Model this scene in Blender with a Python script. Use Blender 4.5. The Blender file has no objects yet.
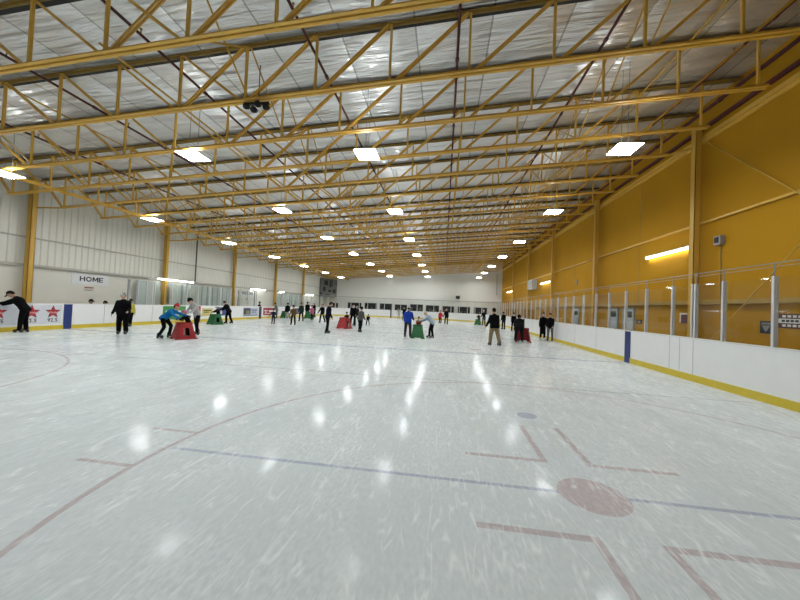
import bpy, bmesh, math, random
from mathutils import Vector, Matrix, Euler
random.seed(7)
PI = math.pi
C = bpy.context.scene.collection
sc = bpy.context.scene

# ------------------------------------------------------------------ materials
def new_mat(name):
    m = bpy.data.materials.new(name); m.use_nodes = True
    nt = m.node_tree; nt.nodes.clear()
    out = nt.nodes.new('ShaderNodeOutputMaterial')
    return m, nt, out

def N(nt, typ, **kw):
    n = nt.nodes.new(typ)
    for k, v in kw.items():
        if k.startswith('i_'):
            n.inputs[k[2:].replace('_', ' ')].default_value = v
        else:
            setattr(n, k, v)
    return n

def math_n(nt, op, a, b=None):
    n = nt.nodes.new('ShaderNodeMath'); n.operation = op
    for i, v in enumerate((a, b)):
        if v is None: continue
        if isinstance(v, (int, float)): n.inputs[i].default_value = v
        else: nt.links.new(v, n.inputs[i])
    return n.outputs[0]

def mixc(nt, fac, a, b):
    n = nt.nodes.new('ShaderNodeMix'); n.data_type = 'RGBA'
    for idx, v in ((0, fac), (6, a), (7, b)):
        if isinstance(v, (int, float)): n.inputs[idx].default_value = v
        elif isinstance(v, tuple): n.inputs[idx].default_value = (*v[:3], 1)
        else: nt.links.new(v, n.inputs[idx])
    return n.outputs[2]

MC = {}
def mat(name, col, rough=.6, metal=0, var=.12, scale=6, bump=0, bscale=40, spec=.5, stretch=(1, 1, 1)):
    """painted / fabric / metal surface with small procedural variation"""
    if name in MC: return MC[name]
    m, nt, out = new_mat(name)
    p = N(nt, 'ShaderNodeBsdfPrincipled', i_Roughness=rough, i_Metallic=metal)
    p.inputs['Specular IOR Level'].default_value = spec
    tc = N(nt, 'ShaderNodeTexCoord'); mp = N(nt, 'ShaderNodeMapping')
    mp.inputs['Scale'].default_value = stretch
    nt.links.new(tc.outputs['Object'], mp.inputs[0])
    nz = N(nt, 'ShaderNodeTexNoise', i_Scale=scale, i_Detail=4.0)
    nt.links.new(mp.outputs[0], nz.inputs['Vector'])
    hi = tuple(min(1, c * (1 + var)) for c in col); lo = tuple(c * (1 - var) for c in col)
    nt.links.new(mixc(nt, nz.outputs['Fac'], lo, hi), p.inputs['Base Color'])
    if bump:
        nb = N(nt, 'ShaderNodeTexNoise', i_Scale=bscale, i_Detail=3.0)
        nt.links.new(mp.outputs[0], nb.inputs['Vector'])
        b = N(nt, 'ShaderNodeBump', i_Strength=bump, i_Distance=.02)
        nt.links.new(nb.outputs['Fac'], b.inputs['Height']); nt.links.new(b.outputs[0], p.inputs['Normal'])
    nt.links.new(p.outputs[0], out.inputs[0])
    MC[name] = m
    return m

def emis(name, col, s):
    if name in MC: return MC[name]
    m, nt, out = new_mat(name)
    e = N(nt, 'ShaderNodeEmission', i_Strength=s); e.inputs[0].default_value = (*col, 1)
    nt.links.new(e.outputs[0], out.inputs[0]); MC[name] = m
    return m

def ice_mat(name, tint=None, amt=0):
    m, nt, out = new_mat(name)
    p = N(nt, 'ShaderNodeBsdfPrincipled', i_IOR=1.31); p.inputs['Specular IOR Level'].default_value = .2
    tc = N(nt, 'ShaderNodeTexCoord'); ob = tc.outputs['Object']
    def noise(scale, st=(1, 1, 1), rot=0, det=3.0, dist=0.0):
        mp = N(nt, 'ShaderNodeMapping'); mp.inputs['Scale'].default_value = st; mp.inputs['Rotation'].default_value = (0, 0, rot)
        nt.links.new(ob, mp.inputs[0])
        n = N(nt, 'ShaderNodeTexNoise', i_Scale=scale, i_Detail=det, i_Distortion=dist)
        nt.links.new(mp.outputs[0], n.inputs['Vector']); return n.outputs['Fac']
    def ramp(v, a, b):
        r = N(nt, 'ShaderNodeMapRange'); r.inputs[1].default_value = a; r.inputs[2].default_value = b
        nt.links.new(v, r.inputs[0]); return r.outputs[0]
    def contour(v, w):
        d = math_n(nt, 'ABSOLUTE', math_n(nt, 'SUBTRACT', v, .5))
        return ramp(d, w, 0.0)
    cloud = noise(.35, det=6.0)
    fine = noise(30, (1, .5, 1), .5, 7.0)
    fine2 = noise(34, (1, .4, 1), -.7, 7.0)
    # skate scratches: thin contour lines of stretched noise, broken up by masks
    scr = None
    for rot, sc_, st, w, seed in ((.5, 1.6, (1, .12, 1), .006, 0), (-.7, 1.8, (1, .10, 1), .006, 1), (1.5, 1.9, (1, .14, 1), .006, 2), (.1, 3.4, (1, .10, 1), .012, 3), (-.35, 3.2, (1, .12, 1), .012, 4), (.8, 6.0, (1, .12, 1), .02, 5), (2.2, 6.5, (1, .14, 1), .02, 6), (1.2, 5.0, (1, .12, 1), .016, 7)):
        c = contour(noise(sc_, st, rot, 1.5, .25), w)
        mk = ramp(noise(1.7 + .27 * seed, (1, 1, 1), rot + seed, 3.0), .53, .62)
        c = math_n(nt, 'MULTIPLY', c, mk)
        scr = c if scr is None else math_n(nt, 'MAXIMUM', scr, c)
    snow = ramp(noise(1.3, (1, .5, 1), .4, 6.0), .42, .68)
    snow2 = math_n(nt, 'MULTIPLY', snow, ramp(math_n(nt, 'MULTIPLY', math_n(nt, 'ADD', fine, fine2), .5), .44, .6))
    base = mixc(nt, cloud, (.565, .61, .615), (.69, .725, .73))
    base = mixc(nt, ramp(fine, .35, .65), mixc(nt, .92, (.40, .44, .44), base), mixc(nt, .08, base, (.84, .87, .87)))
    base = mixc(nt, ramp(fine2, .35, .65), mixc(nt, .93, (.40, .44, .44), base), mixc(nt, .07, base, (.84, .87, .87)))
    if tint: base = mixc(nt, ramp(noise(14, det=5.0), .15, .6), mixc(nt, amt * .6, base, tint), mixc(nt, amt, base, tint))
    f = math_n(nt, 'MULTIPLY', scr, .6)
    f2 = math_n(nt, 'MULTIPLY', snow2, .45)
    base = mixc(nt, f2, base, (.84, .86, .86)); base = mixc(nt, f, base, (.88, .9, .9))
    nt.links.new(base, p.inputs['Base Color'])
    r = math_n(nt, 'ADD', math_n(nt, 'MULTIPLY', noise(1.6, (1, .4, 1), .4, 5.0), .12), .05)
    r = math_n(nt, 'ADD', r, math_n(nt, 'MULTIPLY', f, .3))
    nt.links.new(r, p.inputs['Roughness'])
    sp = ramp(math_n(nt, 'MULTIPLY', math_n(nt, 'ADD', noise(9, (1, .3, 1), .45, 5.0), noise(10, (1, .3, 1), -.5, 5.0)), .5), .44, .62)
    sp = math_n(nt, 'ADD', math_n(nt, 'MULTIPLY', sp, .085), .008)
    nt.links.new(math_n(nt, 'MULTIPLY', sp, math_n(nt, 'SUBTRACT', 1, math_n(nt, 'MULTIPLY', snow, .7))), p.inputs['Specular IOR Level'])
    h = math_n(nt, 'ADD', math_n(nt, 'MULTIPLY', noise(7, (1, .5, 1), .4, 4.0), .5), math_n(nt, 'MULTIPLY', scr, -.35))
    h = math_n(nt, 'ADD', h, math_n(nt, 'MULTIPLY', math_n(nt, 'ADD', fine, fine2), .35))
    b = N(nt, 'ShaderNodeBump', i_Strength=.14, i_Distance=.010)
    nt.links.new(h, b.inputs['Height']); nt.links.new(b.outputs[0], p.inputs['Normal'])
    nt.links.new(p.outputs[0], out.inputs[0])
    return m

def roof_mat():
    m, nt, out = new_mat('roof_insulation_vinyl')
    p = N(nt, 'ShaderNodeBsdfPrincipled', i_Roughness=.32, i_Metallic=.7)
    p.inputs['Specular IOR Level'].default_value = .6
    tc = N(nt, 'ShaderNodeTexCoord'); ob = tc.outputs['Object']
    def noise(scale, st, det=3.0, dist=0.0):
        mp = N(nt, 'ShaderNodeMapping'); mp.inputs['Scale'].default_value = st
        nt.links.new(ob, mp.inputs[0])
        n = N(nt, 'ShaderNodeTexNoise', i_Scale=scale, i_Detail=det, i_Distortion=dist)
        nt.links.new(mp.outputs[0], n.inputs['Vector']); return n.outputs['Fac']
    c = mixc(nt, noise(.5, (1, 1, 1), 5.0), (.78, .79, .79), (.92, .92, .92))
    sx = N(nt, 'ShaderNodeSeparateXYZ'); nt.links.new(ob, sx.inputs[0])
    fx = math_n(nt, 'FRACT', math_n(nt, 'MULTIPLY', math_n(nt, 'ADD', sx.outputs[0], 100.73), 1 / 1.9))
    seam = math_n(nt, 'LESS_THAN', math_n(nt, 'ABSOLUTE', math_n(nt, 'SUBTRACT', fx, .5)), .012)
    c = mixc(nt, math_n(nt, 'MULTIPLY', seam, .6), c, (.2, .2, .19))
    nt.links.new(c, p.inputs['Base Color'])
    d = math_n(nt, 'ABSOLUTE', math_n(nt, 'SUBTRACT', fx, .5))
    pil = N(nt, 'ShaderNodeMapRange'); pil.inputs[1].default_value = 0; pil.inputs[2].default_value = .25
    nt.links.new(d, pil.inputs[0])
    h = math_n(nt, 'ADD', math_n(nt, 'MULTIPLY', noise(1.0, (.35, 3.6, 1), 4.0, .9), 1.5), math_n(nt, 'MULTIPLY', noise(1.5, (.7, 1.0, 1), 2.0, .4), .7))
    h = math_n(nt, 'ADD', h, math_n(nt, 'MULTIPLY', pil.outputs[0], .35))
    b = N(nt, 'ShaderNodeBump', i_Strength=.8, i_Distance=.22)
    nt.links.new(h, b.inputs['Height']); nt.links.new(b.outputs[0], p.inputs['Normal'])
    nt.links.new(p.outputs[0], out.inputs[0])
    return m

def glass_mat():
    m, nt, out = new_mat('rink_glass_clear')
    t = N(nt, 'ShaderNodeBsdfTransparent'); t.inputs[0].default_value = (.965, .975, .97, 1)
    g = N(nt, 'ShaderNodeBsdfGlossy', i_Roughness=.03); g.inputs[0].default_value = (1, 1, 1, 1)
    d = N(nt, 'ShaderNodeBsdfDiffuse'); d.inputs[0].default_value = (.75, .8, .78, 1)
    fr = N(nt, 'ShaderNodeFresnel', i_IOR=1.5)
    nz = N(nt, 'ShaderNodeTexNoise', i_Scale=1.2, i_Detail=5.0)
    tc = N(nt, 'ShaderNodeTexCoord'); nt.links.new(tc.outputs['Object'], nz.inputs['Vector'])
    m1 = N(nt, 'ShaderNodeMixShader'); m2 = N(nt, 'ShaderNodeMixShader')
    nt.links.new(math_n(nt, 'MULTIPLY', nz.outputs['Fac'], .008), m1.inputs[0])
    nt.links.new(t.outputs[0], m1.inputs[1]); nt.links.new(d.outputs[0], m1.inputs[2])
    ge = N(nt, 'ShaderNodeNewGeometry')
    nt.links.new(math_n(nt, 'MULTIPLY', math_n(nt, 'MULTIPLY', fr.outputs[0], .7), math_n(nt, 'SUBTRACT', 1, ge.outputs['Backfacing'])), m2.inputs[0])
    nt.links.new(m1.outputs[0], m2.inputs[1]); nt.links.new(g.outputs[0], m2.inputs[2])
    nt.links.new(m2.outputs[0], out.inputs[0])
    return m

def checker_mat():
    m, nt, out = new_mat('checkered_knit')
    p = N(nt, 'ShaderNodeBsdfPrincipled', i_Roughness=.9)
    tc = N(nt, 'ShaderNodeTexCoord')
    ck = N(nt, 'ShaderNodeTexChecker', i_Scale=16.0)
    ck.inputs[1].default_value = (.75, .75, .73, 1); ck.inputs[2].default_value = (.01, .01, .01, 1)
    nt.links.new(tc.outputs['Object'], ck.inputs[0]); nt.links.new(ck.outputs[0], p.inputs['Base Color'])
    nt.links.new(p.outputs[0], out.inputs[0]); return m

YEL = mat('yellow_steel_paint', (.66, .39, .055), .45, var=.12, scale=2)
YELD = mat('yellow_steel_paint_thin', (.55, .33, .05), .5)
COLY = mat('yellow_column_paint', (.60, .35, .05), .5, scale=1.5)
WALLY = mat('mustard_wall_paint', (.44, .222, .010), .8, var=.14, scale=.5, bump=.12, bscale=9, spec=.15)
WALLW = mat('white_block_paint', (.66, .645, .58), .6, var=.06, scale=.4, bump=.15, bscale=7)
WALLC = mat('white_corrugated_steel', (.66, .65, .59), .38, var=.06, scale=.6)
WALLF = mat('white_far_wall_paint', (.74, .73, .68), .55, var=.05, scale=.4)
BOARD = mat('white_board_plastic', (.80, .80, .80), .35, var=.04, scale=3, bump=.05, bscale=5)
KICK = mat('yellow_kick_plastic', (.62, .47, .035), .45, var=.12, scale=4)
CAP = mat('board_cap_plastic', (.74, .74, .70), .4)
BLUEP = mat('blue_board_paint', (.008, .026, .15), .4)
REDP = mat('red_board_paint', (.42, .03, .04), .4)
NAVY = mat('navy_board_paint', (.012, .015, .06), .45)
BLACK = mat('matt_black', (.012, .012, .012), .6)
ALU = mat('brushed_aluminium', (.62, .62, .62), .42, .35, var=.08, scale=12)
GREYS = mat('grey_steel', (.30, .31, .31), .5, .2)
GREYL = mat('light_grey_paint', (.55, .56, .56), .5)
DARKRED = mat('dark_red_pipe_paint', (.085, .014, .016), .5)
CONC = mat('grey_concrete', (.30, .29, .27), .8, var=.2, scale=1.5)
TOPC = mat('shaded_yellow_steel', (.30, .19, .04), .5)  # truss yellow darkened in colour for the shade close under the roof
SHADE = mat('painted_chord_shade', (.012, .011, .01), .7)  # black colour used as shade at the top chords
DARKGL = mat('dark_window_glass', (.018, .02, .02), .12, var=.5, scale=1.2)
LENS = emis('lamp_lens', (.93, .985, 1.0), 52.0)
UPGLOW = emis('added_upglow', (.93, .985, 1.0), 24.0)  # upward glow added to brighten the roof around the lamps
TUBE = emis('fluorescent_tube', (1.0, .97, .84), 13.0)
TUBEW = emis('fluorescent_tube_white', (.96, 1.0, .97), 9.0)
GLASS = glass_mat()
ICE = ice_mat('ice')
ICE_RED = ice_mat('ice_red_line', (.36, .19, .20), .50)
ICE_DOT = ice_mat('ice_red_dot', (.42, .24, .24), .52)
ICE_BLUE = ice_mat('ice_blue_line', (.20, .22, .40), .52)
ICE_FAINT = ice_mat('ice_thin_line', (.28, .22, .25), .60)

# ------------------------------------------------------------------ mesh builder
class MB:
    def __init__(s): s.v, s.f, s.m = [], [], []
    def add(s, vs, fs, mi=0):
        o = len(s.v); s.v += [tuple(v) for v in vs]
        for f in fs: s.f.append(tuple(i + o for i in f)); s.m.append(mi)
    def box(s, x0, x1, y0, y1, z0, z1, mi=0):
        vs = [(x, y, z) for z in (z0, z1) for y in (y0, y1) for x in (x0, x1)]
        s.add(vs, [(0, 2, 3, 1), (4, 5, 7, 6), (0, 1, 5, 4), (2, 6, 7, 3), (0, 4, 6, 2), (1, 3, 7, 5)], mi); return s
    def hexa(s, b, t, mi=0):
        """bottom quad and top quad, each counter-clockwise from above"""
        s.add(list(b) + list(t), [(3, 2, 1, 0), (4, 5, 6, 7)] + [(i, (i + 1) % 4, (i + 1) % 4 + 4, i + 4) for i in range(4)], mi); return s
    def bar(s, a, b, w, h, up=(0, 0, 1), mi=0, off=(0, 0, 0)):
        """rectangular bar from a to b: w across, h along 'up'"""
        a, b = Vector(a) + Vector(off), Vector(b) + Vector(off); d = (b - a).normalized(); up = Vector(up)
        if abs(d.dot(up)) > .98: up = Vector((0, 1, 0))
        r = d.cross(up).normalized(); u = r.cross(d).normalized()
        q = [(-r * w / 2 - u * h / 2), (r * w / 2 - u * h / 2), (r * w / 2 + u * h / 2), (-r * w / 2 + u * h / 2)]
        s.add([a + k for k in q] + [b + k for k in q], [(3, 2, 1, 0), (4, 5, 6, 7)] + [(i, (i + 1) % 4, (i + 1) % 4 + 4, i + 4) for i in range(4)], mi); return s
    def tube(s, a, b, r, n=8, r2=None, mi=0):
        a, b = Vector(a), Vector(b); d = (b - a).normalized(); r2 = r if r2 is None else r2
        x = d.orthogonal().normalized(); y = d.cross(x)
        vs = [a + (x * math.cos(2 * PI * i / n) + y * math.sin(2 * PI * i / n)) * r for i in range(n)]
        vs += [b + (x * math.cos(2 * PI * i / n) + y * math.sin(2 * PI * i / n)) * r2 for i in range(n)]
        s.add(vs, [tuple(reversed(range(n))), tuple(range(n, 2 * n))] + [(i, (i + 1) % n, (i + 1) % n + n, i + n) for i in range(n)], mi); return s
    def ball(s, c, rx, ry=None, rz=None, n=10, k=7, mi=0, fn=None):
        ry = ry or rx; rz = rz or rx; c = Vector(c); vs = [c + Vector((0, 0, -rz))]
        for j in range(1, k):
            t = PI * j / k
            for i in range(n):
                a = 2 * PI * i / n
                vs.append(c + Vector((rx * math.sin(t) * math.cos(a), ry * math.sin(t) * math.sin(a), -rz * math.cos(t))))
        vs.append(c + Vector((0, 0, rz)))
        if fn: vs = [fn(v) for v in vs]
        fs = [(0, 1 + (i + 1) % n, 1 + i) for i in range(n)]
        for j in range(k - 2):
            o = 1 + j * n
            fs += [(o + i, o + (i + 1) % n, o + n + (i + 1) % n, o + n + i) for i in range(n)]
        o = 1 + (k - 2) * n
        fs += [(o + i, o + (i + 1) % n, len(vs) - 1) for i in range(n)]
        s.add(vs, fs, mi); return s
    def capsule(s, a, b, ra, rb, n=10, mi=0):
        s.tube(a, b, ra, n, rb, mi); s.ball(a, ra, n=n, k=6, mi=mi); s.ball(b, rb, n=n, k=6, mi=mi); return s
    def loft(s, rings, mi=0):
        """rings: list of equal-length point lists, capped at both ends"""
        n = len(rings[0]); vs = [p for r in rings for p in r]; fs = [tuple(reversed(range(n))), tuple(range((len(rings) - 1) * n, len(rings) * n))]
        for j in range(len(rings) - 1):
            fs += [(j * n + i, j * n + (i + 1) % n, (j + 1) * n + (i + 1) % n, (j + 1) * n + i) for i in range(n)]
        s.add(vs, fs, mi); return s
    def plate(s, pts, nrm, t, mi=0):
        """convex polygon given thickness t along nrm"""
        nrm = Vector(nrm).normalized() * t; n = len(pts)
        a = [Vector(p) for p in pts]; s.loft([a, [p + nrm for p in a]], mi); return s
    def mesh(s, name, mats):
        me = bpy.data.meshes.new(name); me.from_pydata([tuple(v) for v in s.v], [], s.f)
        for m in (mats if isinstance(mats, (list, tuple)) else [mats]): me.materials.append(m)
        me.polygons.foreach_set('material_index', s.m)
        bm = bmesh.new(); bm.from_mesh(me); bmesh.ops.recalc_face_normals(bm, faces=bm.faces); bm.to_mesh(me); bm.free()
        me.update(); return me
    def build(s, name, mats, parent=None, smooth=False):
        me = s.mesh(name, mats)
        if smooth: me.polygons.foreach_set('use_smooth', [True] * len(me.polygons))
        return link(name, me, parent)

def link(name, me, parent=None):
    o = bpy.data.objects.new(name, me); C.objects.link(o)
    if parent: o.parent = parent
    return o

def tag(o, label=None, cat=None, group=None, kind=None):
    if label: o['label'] = label
    if cat: o['category'] = cat
    if group: o['group'] = group
    if kind: o['kind'] = kind
    return o

def empty(name, loc=(0, 0, 0), rz=0):
    o = bpy.data.objects.new(name, None); C.objects.link(o); o.location = loc; o.rotation_euler = (0, 0, rz); o.empty_display_size = .2
    return o

def struct(name, mb, mats, parent=None, label=None, cat=None):
    o = mb.build(name, mats, parent); return tag(o, label, cat, None, 'structure')

def copy_tree(o, parent=None):
    c = o.copy(); C.objects.link(c); c.parent = parent
    for ch in list(o.children): copy_tree(ch, c)
    return c

def text(name, s, size, face, loc, m, parent, ext=.004, bold=0):
    """raised lettering; face = 'L' on the left wall, 'R' on the right wall, 'F' on the far wall"""
    cu = bpy.data.curves.new(name, 'FONT'); cu.body = s; cu.size = size; cu.extrude = ext; cu.offset = bold
    cu.space_character = 1.14; cu.align_x = 'CENTER'; cu.align_y = 'CENTER'
    t = bpy.data.objects.new(name, cu); C.objects.link(t)
    dg = bpy.context.evaluated_depsgraph_get(); dg.update()
    me = bpy.data.meshes.new_from_object(t.evaluated_get(dg)); bpy.data.objects.remove(t)
    me.materials.clear(); me.materials.append(m)
    ax = {'L': ((0, 1, 0), (0, 0, 1), (1, 0, 0)), 'R': ((0, -1, 0), (0, 0, 1), (-1, 0, 0)), 'F': ((1, 0, 0), (0, 0, 1), (0, -1, 0))}[face]
    M = Matrix([[ax[j][i] for j in range(3)] for i in range(3)]).to_4x4()
    me.transform(Matrix.Translation(loc) @ M)
    return link(name, me, parent)

# ------------------------------------------------------------------ dimensions
XR, XL, YF = 6.975, -17.86, 50.6           # inner faces of the boards
WR, WL, WF, WN = 9.15, -20.1, 53.2, -9.0   # building walls
SL = .0755                                 # the roof rises to the right
def zroof(x): return 8.87 + SL * x
ZB = 1.21

# ------------------------------------------------------------------ floor and ice
struct('floor', MB().box(WL - .3, WR + .3, WN - .3, WF + .3, -.12, -.02), CONC)

def arc(cx, cy, r, a0, a1, n=48):
    return [(cx + r * math.cos(a0 + (a1 - a0) * i / n), cy + r * math.sin(a0 + (a1 - a0) * i / n)) for i in range(n + 1)]
RC = 8.5
outline = [(XR, -6.0)] + arc(XR - RC, YF - RC, RC, 0, PI / 2, 16) + arc(XL + RC, YF - RC, RC, PI / 2, PI, 16) + [(XL, -6.0)]
ice = MB()
ice.add([(x, y, 0) for x, y in outline] + [(x, y, -.018) for x, y in outline],
        [tuple(range(len(outline)))] + [(i, i + len(outline), (i + 1) % len(outline) + len(outline), (i + 1) % len(outline)) for i in range(len(outline))], 0)
ZL = [.0006]
def flat(pts, mi, z=None):
    ZL[0] += .00004
    ice.add([(x, y, ZL[0]) for x, y in pts], [tuple(range(len(pts)))], mi)
def line(a, b, w, mi):
    a, b = Vector(a), Vector(b); d = (b - a).normalized(); n = Vector((-d.y, d.x)) * w / 2
    flat([a - n, b - n, b + n, a + n], mi)
def ring(cx, cy, r, w, mi, n=120):
    ZL[0] += .00004
    vs = [(cx + (r + s) * math.cos(2 * PI * i / n), cy + (r + s) * math.sin(2 * PI * i / n), ZL[0]) for s in (-w / 2, w / 2) for i in range(n)]
    ice.add(vs, [(i, i + n, (i + 1) % n + n, (i + 1) % n) for i in range(n)], mi)
def disc(cx, cy, r, mi, n=40): flat(arc(cx, cy, r, 0, 2 * PI, n)[:-1], mi)
SY, RR = 3.36, 4.572
SXS = (1.49, -12.11)
# 1 red line, 2 red dot, 3 blue, 4 thin
for sx in SXS:
    line((sx - RR, SY), (sx + RR, SY), .055, 3)
    ring(sx, SY, RR, .06, 1)
    disc(sx, SY, .315, 2)
    for s in (-1, 1):
        disc(sx - .04, SY + s * 2.33, .16, 3)
        for q in (-1, 1):
            line((sx + s * (RR - .02), SY + q * .44), (sx + s * 5.2, SY + q * .44), .055, 1)
            line((sx + s * .225, SY + q * .65), (sx + s * 1.16, SY + q * .65), .07, 1)
            line((sx + s * .255, SY + q * .65), (sx + s * .255, SY + q * 1.82), .07, 1)
line((XL, SY + RR), (XR, SY + RR), .05, 4)
for y in (13.15, 29.15): line((XL, y), (XR, y), .30, 3)
line((XL, 21.2), (XR, 21.2), .22, 4)
line((XL, SY - 6.1), (XR, SY - 6.1), .05, 1)
for sx in SXS:
    for y in (14.6, 27.8): disc(sx, y, .3, 2)
    disc(sx, 39.1, .3, 2); ring(sx, 39.1, RR, .05, 1)
ring(-5.4, 21.2, RR, .05, 3)
line((XL, 39.1 - RR), (XR, 39.1 - RR), .05, 4)
struct('floor_ice', ice, [ICE, ICE_RED, ICE_DOT, ICE_BLUE, ICE_FAINT])

# ------------------------------------------------------------------ walls and roof
w = MB(); w.box(WR, WR + .25, WN, WF, -.02, zroof(WR) + .2)
struct('wall_right', w, WALLY)
w = MB(); w.box(WL - .25, WL, WN, WF, -.02, 3.0)
struct('wall_left', w, WALLW)
# corrugated upper half of the left wall (one sheet, ribs along its length)
w = MB(); y = WN; prof = []
while y < WF:
    prof += [(y, 0), (y + .17, 0), (y + .205, .035), (y + .275, .035)]; y += .31
vs = [(WL - .02 + dx, yy, z) for z in (3.0, zroof(WL) + .1) for yy, dx in prof]; n = len(prof)
w.add(vs, [(i, i + 1, i + 1 + n, i + n) for i in range(n - 1)])
struct('wall_left_upper', w, WALLC)
w = MB(); w.hexa([(WL, WF, -.02), (WR, WF, -.02), (WR, WF + .25, -.02), (WL, WF + .25, -.02)], [(WL, WF, zroof(WL)), (WR, WF, zroof(WR)), (WR, WF + .25, zroof(WR)), (WL, WF + .25, zroof(WL))])
struct('wall_far', w, WALLF)
w = MB(); w.hexa([(WL, WN - .25, -.02), (WR, WN - .25, -.02), (WR, WN, -.02), (WL, WN, -.02)], [(WL, WN - .25, zroof(WL)), (WR, WN - .25, zroof(WR)), (WR, WN, zroof(WR)), (WL, WN, zroof(WL))])
struct('wall_near', w, WALLF)
w = MB(); a, b = WL - .3, WR + .3
w.hexa([(a, WN - .3, zroof(a)), (b, WN - .3, zroof(b)), (b, WF + .3, zroof(b)), (a, WF + .3, zroof(a))],
       [(a, WN - .3, zroof(a) + .2), (b, WN - .3, zroof(b) + .2), (b, WF + .3, zroof(b) + .2), (a, WF + .3, zroof(a) + .2)])
ceil = struct('ceiling', w, roof_mat())

# trims (horizontal members fixed to the walls)
struct('trim_1', MB().box(WR - .1, WR, WN, WF, 5.17, 5.235), YEL)
struct('trim_2', MB().box(WR - .12, WR, WN, WF, 8.24, 8.38).box(WR - .06, WR, WN, WF, 8.13, 8.24), YEL)
struct('trim_3', MB().box(WR - .2, WR, WN, WF, 2.28, 2.42), mat('ledge_paint', (.36, .22, .04), .6))
struct('trim_4', MB().box(WL, WL + .16, WN, WF, 2.92, 3.04), mat('grey_ledge_paint', (.42, .41, .36), .6))
struct('trim_5', MB().box(WL + .01, WL + .07, WN, WF, 4.30, 4.37), mat('grey_girt_paint', (.40, .39, .35), .6))
t6 = MB()
for yy in (9.0, 16.7, 24.3, 32.0, 39.6, 47.2): t6.box(WR - .012, WR, yy - .02, yy + .02, 0, 8.13)
struct('trim_6', t6, mat('wall_seam', (.36, .21, .03), .7))
struct('trim_7', MB().box(WL, WR, WF - .12, WF, 3.02, 3.12), mat('far_girt_paint', (.50, .50, .46), .6))
# dark edge beam where the yellow wall meets the roof
struct('trim_8', MB().box(WR - .1, WR, WN, WF, 8.62, 8.74), DARKRED)

# ------------------------------------------------------------------ columns
ORD = ['first', 'second', 'third', 'fourth', 'fifth', 'sixth', 'seventh', 'eighth', 'ninth', 'tenth', 'eleventh', 'twelfth', 'thirteenth', 'fourteenth', 'fifteenth', 'sixteenth', 'seventeenth', 'eighteenth', 'nineteenth', 'twentieth', 'twenty-first', 'twenty-second', 'twenty-third', 'twenty-fourth', 'twenty-fifth', 'twenty-sixth']
def column(side, y, label):
    x = (WR - .31) if side > 0 else (WL + .30)
    c = empty('steel_column', (x, y, -.02)); tag(c, label, 'column', 'yellow columns along the ' + ('yellow wall' if side > 0 else 'white wall'))
    h = (8.62 if side > 0 else 7.2); d = .10 if side > 0 else .12
    MB().box(-d, d, -.11, -.09, 0, h).box(-d, d, .09, .11, 0, h).box(-d, -d + .02, -.11, .11, 0, h).box(d - .02, d, -.11, .11, 0, h).build('shaft', COLY, c)
    MB().box(-d - .015, d + .015, -.16, .16, 0, .03).build('base_plate', COLY, c)
    MB().box(-d - .015, d + .015, -.14, .14, h - .04, h).build('cap_plate', COLY, c)
for k in range(5):
    column(1, 12.85 + 7.65 * k, ORD[k] + ' yellow steel column from the camera along the mustard yellow wall')
    column(-1, 12.9 + 7.62 * k, ORD[k] + ' yellow steel column from the camera along the white left wall')

# ------------------------------------------------------------------ roof trusses
def xj(j): return .37 + 1.9 * j
def zb(x): return 7.30 + SL * x
def zt(x): return 8.74 + SL * x
truss = empty('roof_truss', (0, 0, 0))
A, B = (-18.85, 0, zb(-18.85)), (8.2, 0, zb(8.2))
m = MB()
for s in (-1, 1):
    m.bar(A, B, .012, .085, off=(0, s * .022, .03)); m.bar(A, B, .07, .012, off=(0, s * .057, -.012))
m.build('bottom_chord', YEL, truss)
A, B = (WL + .02, 0, zt(WL)), (WR - .02, 0, zt(WR))
m = MB()
for s in (-1, 1):
    m.bar(A, B, .012, .06, off=(0, s * .014, .0)); m.bar(A, B, .05, .012, off=(0, s * .04, .03))
m.build('top_chord', TOPC, truss)
for j in range(-10, 5):
    x = xj(j); MB().bar((x, 0, zb(x)), (x, 0, zt(x)), .05, .06).build('vertical_strut', YEL, truss)
def diag(a, b):
    m = MB()
    for s in (-1, 1): m.bar(a, b, .026, .055, up=(0, 0, 1), off=(0, s * .033, 0))
    m.build('diagonal_strut', YEL, truss)
for j in range(-11, 4):
    if j <= -4:
        xa, xb = max(xj(j), WL + .15), xj(j + 1); diag((xa + .06, 0, zt(xa)), (xb - .1, 0, zb(xb)))
    if j >= -4:
        xa, xb = xj(j), xj(j + 1); diag((xa + .1, 0, zb(xa)), (xb - .06, 0, zt(xb)))
ST, NT = 1.905, 25
for k in range(1, NT + 1):
    o = truss if k == 1 else copy_tree(truss)
    o.location = (0, (k + 2) * ST, 0)
    tag(o, ORD[k - 1] + ' yellow roof truss counted from the camera towards the far wall', 'roof truss', 'yellow roof trusses')
# black strips standing for shade along each top chord, parented to the roof
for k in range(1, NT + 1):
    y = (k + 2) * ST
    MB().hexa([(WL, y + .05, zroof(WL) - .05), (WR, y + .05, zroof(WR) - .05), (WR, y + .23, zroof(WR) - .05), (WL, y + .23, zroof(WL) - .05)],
              [(WL, y + .05, zroof(WL) + .01), (WR, y + .05, zroof(WR) + .01), (WR, y + .23, zroof(WR) + .01), (WL, y + .23, zroof(WL) + .01)]).build('shade_strip', SHADE, ceil)

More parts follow.
